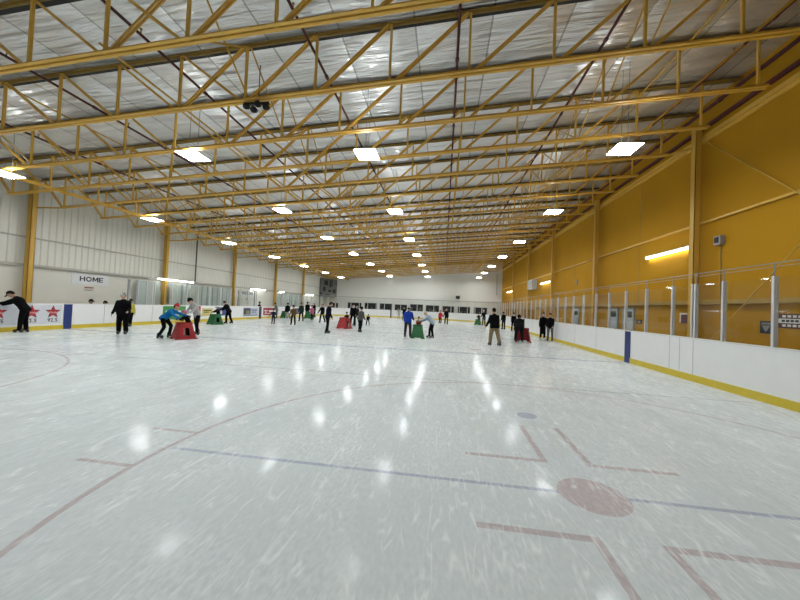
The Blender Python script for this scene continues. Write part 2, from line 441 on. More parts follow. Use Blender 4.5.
# struts from truss ends to the columns
for k in range(5):
    for side in (1, -1):
        yt = (5 + 4 * k + 2) * ST; yc = 12.87 + 7.63 * k
        a = (8.2, yt, zb(8.2)) if side > 0 else (-18.85, yt, zb(-18.85))
        b = (WR - .34, yc + .1, zb(WR)) if side > 0 else (WL + .38, yc + .1, zb(WL))
        tag(MB().bar(a, b, .06, .06).build('column_strut', YELD), 'thin yellow strut tying the %s %s column to its roof truss' % (ORD[k], 'yellow wall' if side > 0 else 'white wall'), 'strut', 'struts between trusses and columns')

# cross bracing between trusses, three rows running down the hall
def bracing(j, label):
    x = xj(j) + .06; r = empty('bracing_row', (x, 0, 0)); tag(r, label, 'bracing', 'rows of cross bracing between the trusses')
    m = MB()
    y0, y1 = 3 * ST, 4 * ST
    m.bar((0, y0, zb(x) + .05), (0, y1, zt(x) - .05), .025, .035); m.bar((.04, y0, zt(x) - .05), (.04, y1, zb(x) + .05), .025, .035)
    me = m.mesh('cross_brace', YELD)
    for k in range(NT - 1):
        o = link('cross_brace', me, r); o.location = (0, k * ST, 0)
bracing(-8, 'row of yellow cross braces running lengthwise near the white left wall')
bracing(-3, 'row of yellow cross braces running lengthwise under the middle of the roof')
bracing(2, 'row of yellow cross braces running lengthwise nearer the yellow wall')
def bridging(x, z, wdt, h, label, mt):
    y0, y1 = 3 * ST - .2, WF - .1
    b = empty('bridging_beam', (x, y0, z)); tag(b, label, 'roof beam', 'lengthwise members under the trusses')
    MB().box(-wdt / 2, wdt / 2, 0, y1 - y0, -h / 2, h / 2).build('beam', mt, b)
    cl = MB().box(-wdt / 2 - .03, wdt / 2 + .03, -.05, .05, -h / 2 - .02, h / 2 + .03).mesh('clamp', mt)
    for k in range(NT):
        o = link('clamp', cl, b); o.location = (0, k * ST + .2, 0)
bridging(-16.1, zb(-16.1) - .11, .08, .12, 'thick yellow lengthwise beam under the truss ends near the white wall', YEL)
bridging(xj(-4) + .1, zb(xj(-4)) + .06, .035, .035, 'thin yellow lengthwise bridging bar left of the roof middle', YELD)
bridging(xj(-7) + .1, zt(xj(-7)) - .12, .035, .035, 'thin yellow lengthwise bridging bar high on the left of the roof', YELD)
bridging(xj(3) + .1, zt(xj(3)) - .12, .035, .035, 'thin yellow lengthwise bridging bar high on the right of the roof', YELD)

# sprinkler pipes under the roof, running down the hall
def pipe(x, z, r, label, heads=True):
    p = empty('sprinkler_pipe', (x, 4.0, z)); tag(p, label, 'pipe', 'dark red sprinkler pipes')
    L = WF - 4.2
    MB().tube((0, 0, 0), (0, L, 0), r, 10).build('pipe_run', DARKRED, p, True)
    cme = MB().tube((0, -.05, 0), (0, .05, 0), r * 1.45, 10).mesh('coupling', DARKRED)
    hme = MB().tube((0, 0, 0), (0, 0, .1), .016, 6).tube((0, 0, .1), (0, 0, .115), .035, 8).mesh('sprinkler_head', mat('brass', (.35, .25, .12), .4, .6))
    y = 1.5
    while y < L - .5:
        o = link('coupling', cme, p); o.location = (0, y, 0)
        if heads: o2 = link('sprinkler_head', hme, p); o2.location = (0, y + 1.1, r * .8)
        y += 3.2
for i, x in enumerate((-15.0, -11.25, -7.4, -3.58, .1, 3.84, 7.62)):
    pipe(x, 8.50 + SL * x, .035, ORD[i] + ' dark red sprinkler pipe under the roof counted from the white wall')
pipe(8.84, 9.10, .06, 'thicker dark red pipe under the roof edge beside the yellow wall', False)

# ------------------------------------------------------------------ ceiling lamps
HOUS = mat('lamp_housing_white', (.55, .55, .53), .5)
def make_lamp():
    r = empty('ceiling_lamp', (0, 0, 0))
    MB().hexa([(-.35, -.37, 0), (.35, -.37, 0), (.35, .37, 0), (-.35, .37, 0)], [(-.24, -.27, .09), (.24, -.27, .09), (.24, .27, .09), (-.24, .27, .09)]).build('housing', HOUS, r)
    MB().box(-.335, .335, -.355, .355, -.012, -.002).build('diffuser', LENS, r)
    MB().box(-.16, .16, -.22, .22, .092, .098).build('added_glow_panel', UPGLOW, r)  # glowing panel added on top to lighten the roof above
    return r
lamp0 = make_lamp()
ROWS = [(-15.65, 5.85, (9.36, 15.24, 21.46, 27.85, 34.2, 40.8, 47.3), 'leftmost row, by the white wall'), (-8.45, 6.45, (9.57, 15.56, 22.07, 28.87, 35.66, 42.5, 49.1), 'second row from the white wall'),
        (-2.65, 6.60, (10.04, 16.18, 22.88, 29.59, 36.43, 42.86, 50.0), 'third row from the white wall'), (5.15, 6.72, (10.3, 16.59, 23.76, 30.43, 37.1, 43.7, 50.2), 'rightmost row, by the yellow wall')]
first = True
for x, z, yl, rw in ROWS:
    for k, y in enumerate(yl):
        o = lamp0 if first else copy_tree(lamp0); first = False
        o.location = (x, y, z)
        tag(o, '%s bright white ceiling lamp from the camera in the %s' % (ORD[k], rw), 'ceiling lamp', 'bright ceiling lamps')
        rod = MB()
        top = zroof(x) - z + .01
        for s in (-.18, .18): rod.tube((0, s, .08), (0, s, top), .008, 6)
        rod.build('hanging_rod', GREYS, o)
# the same lamps go on behind the camera
for x, z, yl, rw in ROWS:
    for y in (3.55,):
        ld = bpy.data.lights.new('ceiling_lamp_light', 'AREA'); ld.shape = 'RECTANGLE'; ld.size = .67; ld.size_y = .71
        ld.energy = 52.0 * PI * .67 * .71; ld.color = (.93, .985, 1)
        lo = bpy.data.objects.new('ceiling_lamp_light', ld); C.objects.link(lo); lo.location = (x, y, z)

# wall fluorescents
def fluor(x, y0, y1, z, tube, label, grp):
    s = -1 if x > 0 else 1
    f = empty('fluorescent_lamp', (x, (y0 + y1) / 2, z)); L = (y1 - y0) / 2
    tag(f, label, 'wall lamp', grp)
    MB().box(*sorted((0, s * .08)), -L, L, -.01, .07).build('housing', GREYL, f)
    MB().tube((s * .1, -L + .04, -.03), (s * .1, L - .04, -.03), .035, 8).build('tube', tube, f, True)
    for q in (-1, 1): MB().box(*sorted((s * .02, s * .14)), q * L - .03, q * L + .03, -.08, .07).build('end_cap', GREYL, f)
fluor(WR, 13.35, 16.0, 4.45, TUBE, 'long glowing fluorescent lamp on the yellow wall beside the first column', 'fluorescent lamps on the yellow wall')
fluor(WR, 29.3, 32.1, 4.53, TUBE, 'glowing fluorescent lamp on the yellow wall beside the grey heater box', 'fluorescent lamps on the yellow wall')
fluor(WR, 44.7, 48.4, 4.55, TUBE, 'farthest glowing fluorescent lamp on the yellow wall near the far corner', 'fluorescent lamps on the yellow wall')
for y0, y1, l in ((19.6, 22.9, 'above the glass behind the blue jacket skater'), (30.9, 33.7, 'above the visitors lettering'), (36.7, 38.0, 'past the fourth column, shortest of the row'), (44.3, 47.2, 'nearest the far left corner')):
    fluor(WL + (.46 if y0 < 20 else .16), y0, y1, 2.98, TUBEW, 'glowing fluorescent lamp on the white wall ledge ' + l, 'fluorescent lamps on the white wall')

# ------------------------------------------------------------------ boards
def offs(pts, d):
    """offset an open path to its right-hand side by d"""
    out = []
    for i, p in enumerate(pts):
        a = Vector(pts[max(i - 1, 0)]); b = Vector(pts[min(i + 1, len(pts) - 1)]); t = (b - a).normalized()
        out.append((p[0] + t.y * d, p[1] - t.x * d))
    return out
def strip(pts, d0, d1, z0, z1):
    m = MB(); a, b = offs(pts, d0), offs(pts, d1)
    m.loft([[(*p, z0), (*q, z0), (*q, z1), (*p, z1)] for p, q in zip(a, b)]); return m
def boards(label, pts):
    b = empty('dasher_boards', (0, 0, 0)); tag(b, label, 'rink boards', 'white dasher boards around the ice')
    strip(pts, 0, .11, -.015, ZB - .03).build('panel', BOARD, b)
    tag(strip(pts, -.022, .02, -.015, .19).build('kick_plate', KICK, b), 'yellow kick plate')
    strip(pts, -.012, .15, ZB - .03, ZB).build('cap_rail', CAP, b)
    return b
cornerR = arc(XR - RC, YF - RC, RC, 0, PI / 2, 20); cornerL = arc(XL + RC, YF - RC, RC, PI / 2, PI, 20)
right_path = [(XR, -4.0), (XR, 10.0), (XR, 25.0), (XR, YF - RC)]
far_path = cornerR + cornerL
left_path = [(XL, YF - RC), (XL, 25.0), (XL, 10.0), (XL, -4.0)]
bR = boards('long white rink boards with yellow kick plate along the mustard wall', right_path)
bF = boards('white rink boards curving round the far end below the windows', far_path)
bL = boards('white rink boards with adverts along the white left wall', left_path)
def stripe(side, y0, y1, m, par, z1=ZB - .035, nm='line_stripe', lab=None):
    x = XR if side > 0 else XL
    mb = MB().box(*((x - .026, x + .01) if side > 0 else (x - .01, x + .026)), y0, y1, -.01, z1)
    o = mb.build(nm, m, par)
    if lab: o['label'] = lab
stripe(1, 13.15, 13.49, BLUEP, bR, lab='blue line stripe'); stripe(-1, 13.05, 13.38, BLUEP, bL, lab='blue line stripe')
stripe(-1, 21.4, 21.72, REDP, bL, lab='red line stripe')
stripe(1, 29.1, 29.4, NAVY, bR, lab='dark blue line stripe'); stripe(-1, 29.4, 29.8, NAVY, bL, lab='dark blue line stripe')
SEAM = mat('board_seam', (.42, .42, .40), .7)
for y in (10.1, 10.62, 11.05, 6.4, 15.9, 18.3, 24.0, 26.5): MB().box(XR - .003, XR + .002, y - .008, y + .008, .19, ZB - .03).build('panel_seam', SEAM, bR)
for y in (9.0, 14.9, 17.75, 25.3, 33.2, 35.6): MB().box(XL - .002, XL + .003, y - .012, y + .012, .19, ZB - .03).build('panel_seam', SEAM, bL)
# thin black pole at the far boards
p = empty('marker_pole', (-8.25, YF - .12, 0)); tag(p, 'thin black pole standing against the far white boards', 'pole')
MB().box(-.09, .09, -.05, .05, 0, 1.98).build('shaft', BLACK, p); MB().box(-.13, .13, -.09, .09, 0, .03).build('foot_plate', BLACK, p)

# adverts on the left boards (films stuck on the panels)
def ad(y0, y1, z0, z1, m, label, t=.004):
    o = MB().box(XL, XL + t, y0, y1, z0, z1).build('advert_panel', m, bL); o['label'] = label; return o
AX = XL + .006
STAR = mat('star_red', (.42, .02, .03), .4); STARP = mat('star_pink', (.72, .42, .42), .4); INK = mat('sign_ink', (.015, .015, .02), .6)
a_ = ad(9.6, 12.95, .28, 1.13, mat('pale_film', (.66, .67, .72), .4), 'pale advert with three red stars')
def star(y, z, r, m, x, nm, par, k=.45):
    mb = MB(); pts = []
    for i in range(10):
        rr = r if i % 2 == 0 else r * k; t = PI / 2 + i * PI / 5
        pts.append((y + rr * math.cos(t), z + rr * math.sin(t)))
    vs = [(x, y, z)] + [(x, a, b) for a, b in pts]
    vs2 = [(x + .003, y, z)] + [(x + .003, a, b) for a, b in pts]
    mb.add(vs + vs2, [(0, 1 + i, 1 + (i + 1) % 10) for i in range(10)] + [(11, 12 + i, 12 + (i + 1) % 10) for i in range(10)] + [(1 + i, 1 + (i + 1) % 10, 12 + (i + 1) % 10, 12 + i) for i in range(10)])
    mb.build(nm, m, par)
for y in (10.75, 11.84, 12.62):
    star(y, .81, .31, INK, AX - .001, 'star_outline', a_); star(y, .81, .275, STAR, AX + .003, 'star_emblem', a_)
    text('star_script', 'Virgin', .13, 'L', (AX + .008, y, .79), STARP, a_, .002, .004)
    MB().box(AX, AX + .004, y - .19, y + .19, .52, .53).build('advert_rule', INK, a_)
    text('advert_lettering', '92.5', .2, 'L', (AX, y, .43), INK, a_, .002, .004)
a_ = ad(18.5, 20.35, .25, 1.14, mat('green_film', (.05, .26, .06), .4), 'green advert reading start')
text('advert_lettering', 'start', .72, 'L', (AX, 19.45, .72), mat('white_film', (.8, .8, .8), .4), a_, .002, .012)
a_ = ad(21.9, 23.0, .42, 1.0, mat('yellow_film', (.62, .52, .18), .4), 'pale yellow advert')
MB().box(AX, AX + .003, 22.05, 22.85, .8, .87).box(AX, AX + .003, 22.1, 22.6, .68, .74).build('advert_lettering', INK, a_)
a_ = ad(23.5, 24.7, .42, 1.1, mat('blue_film', (.03, .05, .20), .4), 'dark blue advert')
MB().box(AX, AX + .003, 23.9, 24.1, .55, 1.0).build('advert_emblem', mat('white_film', (.8, .8, .8)), a_)
a_ = ad(26.9, 29.2, .3, 1.07, mat('paleblue_film', (.50, .54, .66), .4), 'pale blue advert with a dark picture at one end')
MB().box(AX, AX + .003, 26.95, 28.0, .45, 1.03).build('advert_picture', mat('dark_film', (.05, .06, .10), .4), a_)
MB().box(AX + .003, AX + .006, 27.35, 27.85, .5, .8).build('advert_picture_detail', mat('olive_film', (.25, .25, .10), .4), a_)
MB().box(AX, AX + .003, 28.15, 29.05, .8, .9).box(AX, AX + .003, 28.2, 28.9, .62, .7).box(AX, AX + .003, 26.95, 29.1, .33, .4).build('advert_lettering', mat('slate_film', (.10, .12, .25), .4), a_)
a_ = ad(30.15, 33.0, .32, 1.07, mat('red_film', (.40, .03, .04), .4), 'red advert with white lettering')
MB().box(AX, AX + .003, 30.3, 31.0, .75, .84).box(AX, AX + .003, 30.55, 30.7, .5, .75).box(AX, AX + .003, 31.2, 32.6, .66, .82).box(AX, AX + .003, 30.4, 32.6, .48, .54).build('advert_lettering', mat('white_film', (.8, .8, .8)), a_)
a_ = ad(37.0, 39.2, .3, 1.05, mat('plum_film', (.05, .045, .08), .4), 'dark advert')
MB().box(AX, AX + .003, 37.3, 38.6, .55, .75).build('advert_lettering', mat('slate_film', (.10, .12, .25)), a_)
a_ = ad(40.6, 42.0, .3, 1.05, mat('red_film', (.40, .03, .04)), 'small red advert at the end of the straight')
MB().box(AX, AX + .003, 40.9, 41.6, .5, .85).build('advert_lettering', mat('white_film', (.8, .8, .8)), a_)

# ------------------------------------------------------------------ glass on the boards
def glass_run(label, pts, posts, z1, cable=None, zc=3.0, double=()):
    """pts: post base points along the run"""
    g = empty('rink_glass', (0, 0, 0)); tag(g, label, 'rink glass', 'clear glass screens on the boards')
    n = len(pts)
    for i, p in enumerate(pts):
        a = Vector(pts[max(0, i - 1)]); b = Vector(pts[min(n - 1, i + 1)]); t = (b - a).normalized(); q = Vector((t.y, -t.x))
        P = Vector(p)
        def post(P):
            m = MB()
            for s0, s1, d0, d1 in ((-.028, .028, .0, .018), (-.012, .012, .018, .05), (-.034, .034, .05, .085)):
                c = [P + t * s0 + q * d0, P + t * s1 + q * d0, P + t * s1 + q * d1, P + t * s0 + q * d1]
                m.hexa([(v.x, v.y, ZB) for v in c], [(v.x, v.y, z1) for v in c])
            m.build('glass_post', ALU, g)
        if posts: post(P)
        if i in double: post(P + t * .11)
        if cable: MB().tube((P.x + q.x * .03, P.y + q.y * .03, z1), (P.x + q.x * .03, P.y + q.y * .03, zc), .012, 6).build('net_rod', GREYS, g)
        if i < n - 1:
            B2 = Vector(pts[i + 1]); d = (B2 - P).normalized(); e = Vector((d.y, -d.x))
            c = [P + d * .012 + e * .027, B2 - d * .012 + e * .027, B2 - d * .012 + e * .040, P + d * .012 + e * .040]
            MB().hexa([(v.x, v.y, ZB + .005) for v in c], [(v.x, v.y, z1 - .02) for v in c]).build('glass_pane', GLASS, g)
            if cable: MB().tube((P.x + e.x * .03, P.y + e.y * .03, zc - .01), (B2.x + e.x * .03, B2.y + e.y * .03, zc - .01), .011, 6).tube((P.x + e.x * .03, P.y + e.y * .03, zc - .09), (B2.x + e.x * .03, B2.y + e.y * .03, zc - .09), .006, 6).build('net_cable', GREYS, g)
    return g
XO = .03
ys = [4.2, 5.45, 6.7, 7.95, 9.22, 10.13, 11.05, 12.37, 13.65, 14.92, 16.15, 17.5, 18.8, 19.97]
while ys[-1] < YF - RC - .6: ys.append(ys[-1] + 1.235)
glass_run('tall clear glass with grey posts on the boards by the yellow wall', [(XR + XO, y) for y in ys], True, 2.74, True, 3.03, (5,))
cr = [(XR - RC + (RC + XO) * math.cos(a), YF - RC + (RC + XO) * math.sin(a)) for a in [i * PI / 2 / 10 for i in range(0, 11)]]
cl = [(XL + RC + (RC + XO) * math.cos(a), YF - RC + (RC + XO) * math.sin(a)) for a in [PI / 2 + i * PI / 2 / 10 for i in range(0, 11)]]
fx = [XR - RC - i * (XR - XL - 2 * RC) / 6 for i in range(1, 6)]
glass_run('clear glass with grey posts round the far end of the rink', cr + [(x, YF + XO) for x in fx] + cl, True, 2.8, True, 3.05)
glass_run('clear glass on the left boards between the two benches', [(XL - XO, y) for y in (29.0, 27.6, 26.45, 25.2, 23.95, 22.7, 21.5, 20.45, 19.2, 17.75)], True, 2.74)
glass_run('clear glass on the left boards past the visitors bench', [(XL - XO, y) for y in (41.9, 40.6, 39.3, 38.0, 36.7, 35.4, 34.1)], True, 2.74)
for yy, l in ((16.32, 'nearer'), (16.8, 'farther')):
    gp = empty('gate_post', (XL - .18, yy, -.02)); tag(gp, l + ' of two grey gate posts standing behind the left boards past the HOME sign', 'gate post')
    MB().box(-.05, .05, -.05, .05, 0, 2.65).build('shaft', GREYS, gp); MB().box(-.06, .06, -.06, .06, 2.65, 2.68).build('cap', GREYS, gp)
# short glass walls closing the box behind the left boards
def divider(y, label):
    d = empty('bench_divider', (XL - .16, y, -.02)); tag(d, label, 'divider', 'glass dividers behind the left boards')
    MB().box(-1.7, 0, -.03, .03, 0, 1.2).build('panel', BOARD, d)
    for x in (-1.7, 0): MB().box(x - .03, x + .03, -.035, .035, 1.2, 2.7).build('divider_post', GREYS, d)
    MB().box(-1.66, -.04, -.006, .006, 1.22, 2.66).build('divider_pane', GLASS, d)
divider(22.0, 'glass divider in the middle of the penalty box behind the left boards'); divider(28.8, 'glass divider beside the visitors bench behind the left boards')
gm = mat('greenish_back_panel', (.42, .47, .44), .35)
for k, (a, b, l) in enumerate(((18.5, 20.1, 'nearest, short'), (21.0, 27.6, 'long middle'), (36.2, 42.5, 'farthest'))):
    d = empty('back_screen', (WL + .3, a, -.02)); tag(d, l + ' grey green screen panel standing along the white wall', 'screen', 'grey green screens along the white wall')
    MB().box(-.02, .02, 0, b - a, 0, 2.75).build('panel', gm, d)
    y = 0
    while y <= b - a + .01:
        MB().box(.02, .06, y - .03, y + .03, 0, 2.78).build('mullion', GREYS if int(y * 10) % 3 else ALU, d); y += .62

# ------------------------------------------------------------------ far wall
for i, (x0, x1, z0, z1) in enumerate(((-19.2, -17.9, 1.05, 1.95), (-16.15, -13.8, 1.0, 2.14), (-13.2, -11.13, 1.0, 2.2), (-10.6, -8.57, 1.02, 2.2), (-8.05, -6.05, 1.05, 2.14), (-5.5, -3.4, 1.08, 2.28), (-2.88, -.76, 1.1, 2.22), (-.27, 1.66, 1.12, 2.2), (2.3, 4.22, 1.14, 2.2), (4.85, 6.9, 1.14, 2.2))):
    f = struct('window_%d' % (i + 1), MB().box(x0 - .07, x1 + .07, WF - .05, WF, z0 - .07, z0).box(x0 - .07, x1 + .07, WF - .05, WF, z1, z1 + .07).box(x0 - .07, x0, WF - .05, WF, z0, z1).box(x1, x1 + .07, WF - .05, WF, z0, z1), GREYL)
    MB().box(x0, x1, WF - .03, WF - .005, z0, z1).build('window_pane', DARKGL, f)
    random.seed(i)
    for q in range(3):
        xx = random.uniform(x0 + .1, x1 - .5); MB().box(xx, xx + random.uniform(.2, .4), WF - .034, WF - .03, z0 + .05, z0 + random.uniform(.3, .75)).build('window_view', mat('dim_lobby', (.06, .065, .06), .4), f)
s = empty('loudspeaker', (2.2, WF, 3.7)); tag(s, 'black loudspeaker high on the far white wall', 'loudspeaker')
MB().hexa([(-.32, -.4, -.2), (.32, -.4, -.2), (.28, -.06, -.24), (-.28, -.06, -.24)], [(-.32, -.34, .24), (.32, -.34, .24), (.28, -.06, .2), (-.28, -.06, .2)]).build('cabinet', BLACK, s)
MB().box(-.06, .06, -.08, 0, -.12, .12).build('bracket', GREYS, s)
MB().plate([(-.28, -.405, -.17), (.28, -.405, -.17), (.28, -.348, .21), (-.28, -.348, .21)], (0, -1, -.1), .006).build('grille', mat('speaker_grille', (.03, .03, .03), .8), s)
# dark panel across the far left corner
pn = empty('corner_scoreboard', (-18.93, 51.2, 2.9), math.radians(61)); tag(pn, 'dark grey panel with black blocks high in the far left corner', 'scoreboard')
dg = mat('dull_grey_panel', (.13, .135, .125), .6, var=.25, scale=1.5)
MB().box(-1.75, 1.75, 0, .12, 0, 3.0).build('panel', dg, pn)
for x0, x1, z0, z1 in ((-1.0, -.2, 1.9, 2.7), (.1, .4, 1.6, 2.8), (.5, .75, 1.7, 2.8), (-1.2, -.7, .9, 1.6), (-.1, .5, .8, 1.2), (.9, 1.4, .7, 1.3), (-1.7, -1.4, .3, .7), (1.4, 1.7, 2.2, 2.5), (-.6, .3, .25, .45)):
    MB().box(x0, x1, -.02, 0, z0, z1).build('black_block', BLACK, pn)
MB().box(-1.75, -1.69, -.02, .14, -2.9, 0).box(1.69, 1.75, -.02, .14, -2.9, 0).build('support_post', GREYS, pn)
pc = MB().tube((0, 0, 0), (0, 0, 3.4), .05, 8).build('wall_pipe', GREYS); pc.location = (8.3, WF - .06, 4.3); tag(pc, 'dark vertical pipe at the right end of the far wall', 'pipe')
pc = MB().tube((0, 0, 0), (0, 0, 3.6), .05, 8).build('wall_pipe', mat('dark_pipe', (.06, .06, .06), .5)); pc.location = (WL + .25, 23.4, 3.05); tag(pc, 'dark vertical pipe on the white left wall past the second column', 'pipe')

# ------------------------------------------------------------------ left wall lettering
hs = empty('home_sign', (WL, 15.92, 2.55)); tag(hs, 'white sign reading HOME on the left wall above the bench', 'sign')
MB().box(0, .02, -.98, .98, -.3, .3).build('panel', mat('cool_white_sign', (.68, .69, .70), .5), hs)
def bold_letter(y, kind):
    mb = MB(); x = .023; t = .062; w_, h_ = .105, .14
    P_ = lambda a, b: (x, y + a, b)
    def st(a, b, c, d): mb.bar(P_(a, b), P_(c, d), t if abs(a - c) < .2 else t * .85, .008, up=(1, 0, 0))
    if kind == 'H': st(-w_, -h_, -w_, h_); st(w_, -h_, w_, h_); st(-w_, 0, w_, 0)
    if kind == 'E': st(-w_, -h_, -w_, h_); st(-w_ - .03, h_ - .026, w_, h_ - .026); st(-w_ - .03, 0, w_ - .02, 0); st(-w_ - .03, -h_ + .026, w_, -h_ + .026)
    if kind == 'M': st(-w_ - .02, -h_, -w_ - .02, h_); st(w_ + .02, -h_, w_ + .02, h_); st(-w_ - .01, h_, 0, -h_ * .5); st(w_ + .01, h_, 0, -h_ * .5)
    if kind == 'O':
        q_ = [(1.15 * w_ * math.cos(PI * i / 8), (h_ - .028) * math.sin(PI * i / 8)) for i in range(16)]
        for i in range(16): st(*q_[i], *q_[(i + 1) % 16])
    mb.build('lettering', INK, hs)
for q_, c_ in zip((-.46, -.13, .22, .54), 'HOME'): bold_letter(q_, c_)
nt_ = empty('wall_notice', (WL, 15.85, 2.0)); tag(nt_, 'small notice with faded red lettering below the HOME sign', 'notice')
MB().box(0, .01, -.3, .3, -.15, .16).build('sheet', mat('notice_paper', (.62, .60, .54), .7), nt_)
rn = mat('faded_red_ink', (.28, .12, .11), .7)
MB().box(.01, .014, -.25, .22, .03, .11).build('lettering', rn, nt_); MB().box(.01, .014, -.2, .17, -.09, -.05).build('lettering', rn, nt_)
vs_ = empty('visitors_sign', (WL, 30.8, 2.46)); tag(vs_, 'white sign reading VISITORS on the left wall under the lamp', 'sign')
MB().box(0, .02, -1.3, 1.3, -.25, .25).build('panel', mat('cool_white_sign', (.68, .69, .70), .5), vs_)
text('lettering', 'VISITORS', .42, 'L', (.022, 0, 0), INK, vs_, .004, .008)
nt2 = MB().box(0, .01, -.18, .18, -.16, .16).box(.01, .014, -.14, .14, .04, .1, 1).box(.01, .014, -.03, .05, -.12, .04, 1).build('wall_notice', [mat('notice_paper', (.62, .60, .54)), mat('grey_ink', (.12, .12, .12))]); nt2.location = (WL, 30.7, 1.86); tag(nt2, 'small notice below the VISITORS sign on the white wall', 'notice')

# ------------------------------------------------------------------ right wall fittings
def wallbox(name, y, z, w, h, d, m, label, cat):
    e = empty(name, (WR, y, z)); tag(e, label, cat); MB().box(-d, 0, -w / 2, w / 2, -h / 2, h / 2).build('case', m, e); return e
e = wallbox('alarm_box', 12.1, 4.42, .26, .3, .16, mat('box_grey', (.28, .26, .25), .5), 'grey alarm box with a conduit on the yellow wall above the glass', 'alarm box')
MB().box(-.19, -.16, -.07, .07, -.08, .1).build('lens', BLACK, e); MB().tube((-.03, 0, -.15), (-.03, 0, -1.95), .02, 6).build('conduit', mat('conduit_paint', (.42, .26, .05), .5), e)
e = wallbox('unit_heater', 34.5, 4.6, 1.6, .95, .5, GREYL, 'light grey heater box high on the yellow wall past the second lamp', 'heater')
for q in range(5): MB().box(-.52, -.5, -.7, .7, -.35 + q * .15, -.29 + q * .15).build('louvre', GREYS, e)
e = wallbox('junction_box', 23.9, 4.0, .35, .35, .06, mat('box_tan', (.36, .22, .05), .5), 'small tan junction box on the yellow wall past the second column', 'junction box')
MB().box(-.075, -.06, -.1, .1, -.1, .1).build('cover', mat('box_grey', (.28, .26, .25)), e)
# signs seen through the glass
def sign(y0, y1, z0, z1, m, label):
    e = empty('wall_sign', (WR, (y0 + y1) / 2, (z0 + z1) / 2)); tag(e, label, 'sign', 'signs on the yellow wall behind the glass')
    w, h = (y1 - y0) / 2, (z1 - z0) / 2; MB().box(-.015, 0, -w, w, -h, h).build('plate', m, e); return e, w, h
WS = mat('sign_white', (.70, .70, .66), .5); MR = mat('sign_maroon', (.10, .018, .02), .5)
e, w_, h_ = sign(13.3, 13.95, 1.60, 1.97, WS, 'white sign with a maroon block on the yellow wall near the column')
MB().box(-.02, -.015, -.08, .24, -.22, .12).build('maroon_block', MR, e); MB().box(-.021, -.0155, -.25, -.12, .02, .07).box(-.021, -.0155, -.25, -.12, -.1, -.05).build('lettering', INK, e)
e, w_, h_ = sign(10.36, 10.72, 1.42, 1.78, mat('sign_black', (.02, .02, .02), .5), 'small black square sign with a grey shield behind the glass')
MB().box(-.019, -.015, -.13, .13, .08, .13).plate([(-.017, -.12, .05), (-.017, .12, .05), (-.017, .06, -.06), (-.017, 0, -.13), (-.017, -.06, -.06)], (-1, 0, 0), .003).build('shield', mat('sign_grey', (.22, .22, .22), .5), e)
e, w_, h_ = sign(9.25, 10.22, 1.60, 2.0, MR, 'maroon sign with a white band behind the glass, nearest of the signs')
MB().box(-.02, -.015, -w_, w_, -.06, .06).build('white_band', WS, e)
for z, m_, n_ in ((.125, WS, 6), (0, INK, 7), (-.125, WS, 6)):
    mb = MB()
    for q in range(n_): yy = -.4 + .8 * q / n_; mb.box(-.024, -.0155, yy, yy + .085, z - .03, z + .03)
    mb.build('lettering', m_, e)
e, w_, h_ = sign(16.35, 16.8, 1.42, 1.62, mat('sign_black', (.02, .02, .02)), 'small black sign beside the pale door behind the glass')
MB().box(-.02, -.015, -.1, .08, -.05, .05).build('lettering', mat('sign_grey', (.22, .22, .22)), e)
# doors in the right wall
DOORM = mat('pale_blue_door', (.40, .44, .48), .5)
for i, (y0, y1) in enumerate(((17.0, 17.85), (18.45, 19.2), (23.4, 24.3))):
    d = struct('door_%d' % (i + 1), MB().box(WR - .05, WR, y0, y1, 0, 2.1), DOORM)
    MB().box(WR - .06, WR - .05, y0 + .1, y1 - .1, 1.7, 2.0).build('door_window', mat('dim_green_glass', (.06, .075, .06), .2), d)
    MB().box(WR - .1, WR - .05, y0 + .06, y0 + .14, .98, 1.1).build('door_handle', BLACK, d)
    MB().box(WR - .07, WR, y0 - .08, y0, 0, 2.18).box(WR - .07, WR, y1, y1 + .08, 0, 2.18).box(WR - .07, WR, y0 - .08, y1 + .08, 2.1, 2.18).build('door_frame', GREYS, d)
# tension rods in the first bay
for a, b, l in (((WR - .15, 12.68, 8.1), (WR - .15, 5.2, .9), 'upper diagonal tension rod falling from the first column across the yellow wall'), ((WR - .26, 12.68, .5), (WR - .26, 5.2, 8.0), 'lower diagonal tension rod rising across the yellow wall behind the glass')):
    r = empty('brace_rod', a); tag(r, l, 'brace rod', 'crossed tension rods on the yellow wall')
    v = Vector(b) - Vector(a); MB().tube((0, 0, 0), v, .017, 6).build('rod', YELD, r); MB().tube(v * .48, v * .52, .03, 8).build('turnbuckle', GREYS, r)
# small fittings in the roof
hg = empty('spotlight_cluster', (-4.95, 7.62, zb(-4.95))); tag(hg, 'cluster of small black spotlights hanging from the second truss', 'spotlights')
MB().tube((0, 0, .9), (0, 0, -.1), .012, 6).build('drop_rod', BLACK, hg); MB().box(-.3, .3, -.03, .03, -.14, -.08).build('crossbar', BLACK, hg)
for x, z in ((-.26, -.2), (-.05, -.3), (.05, -.16), (.28, -.24)):
    MB().tube((x, -.02, z), (x + .02, -.15, z - .05), .055, 10, .085).build('spotlight_head', BLACK, hg, True)
dt = empty('smoke_detector', (-1.55, 6.4, zroof(-1.55))); tag(dt, 'small white detector hanging under the roof behind the first truss', 'detector')
MB().tube((0, 0, .02), (0, 0, -.25), .012, 6).build('stem', GREYS, dt); MB().tube((0, 0, -.25), (0, 0, -.36), .07, 10).build('head', HOUS, dt)

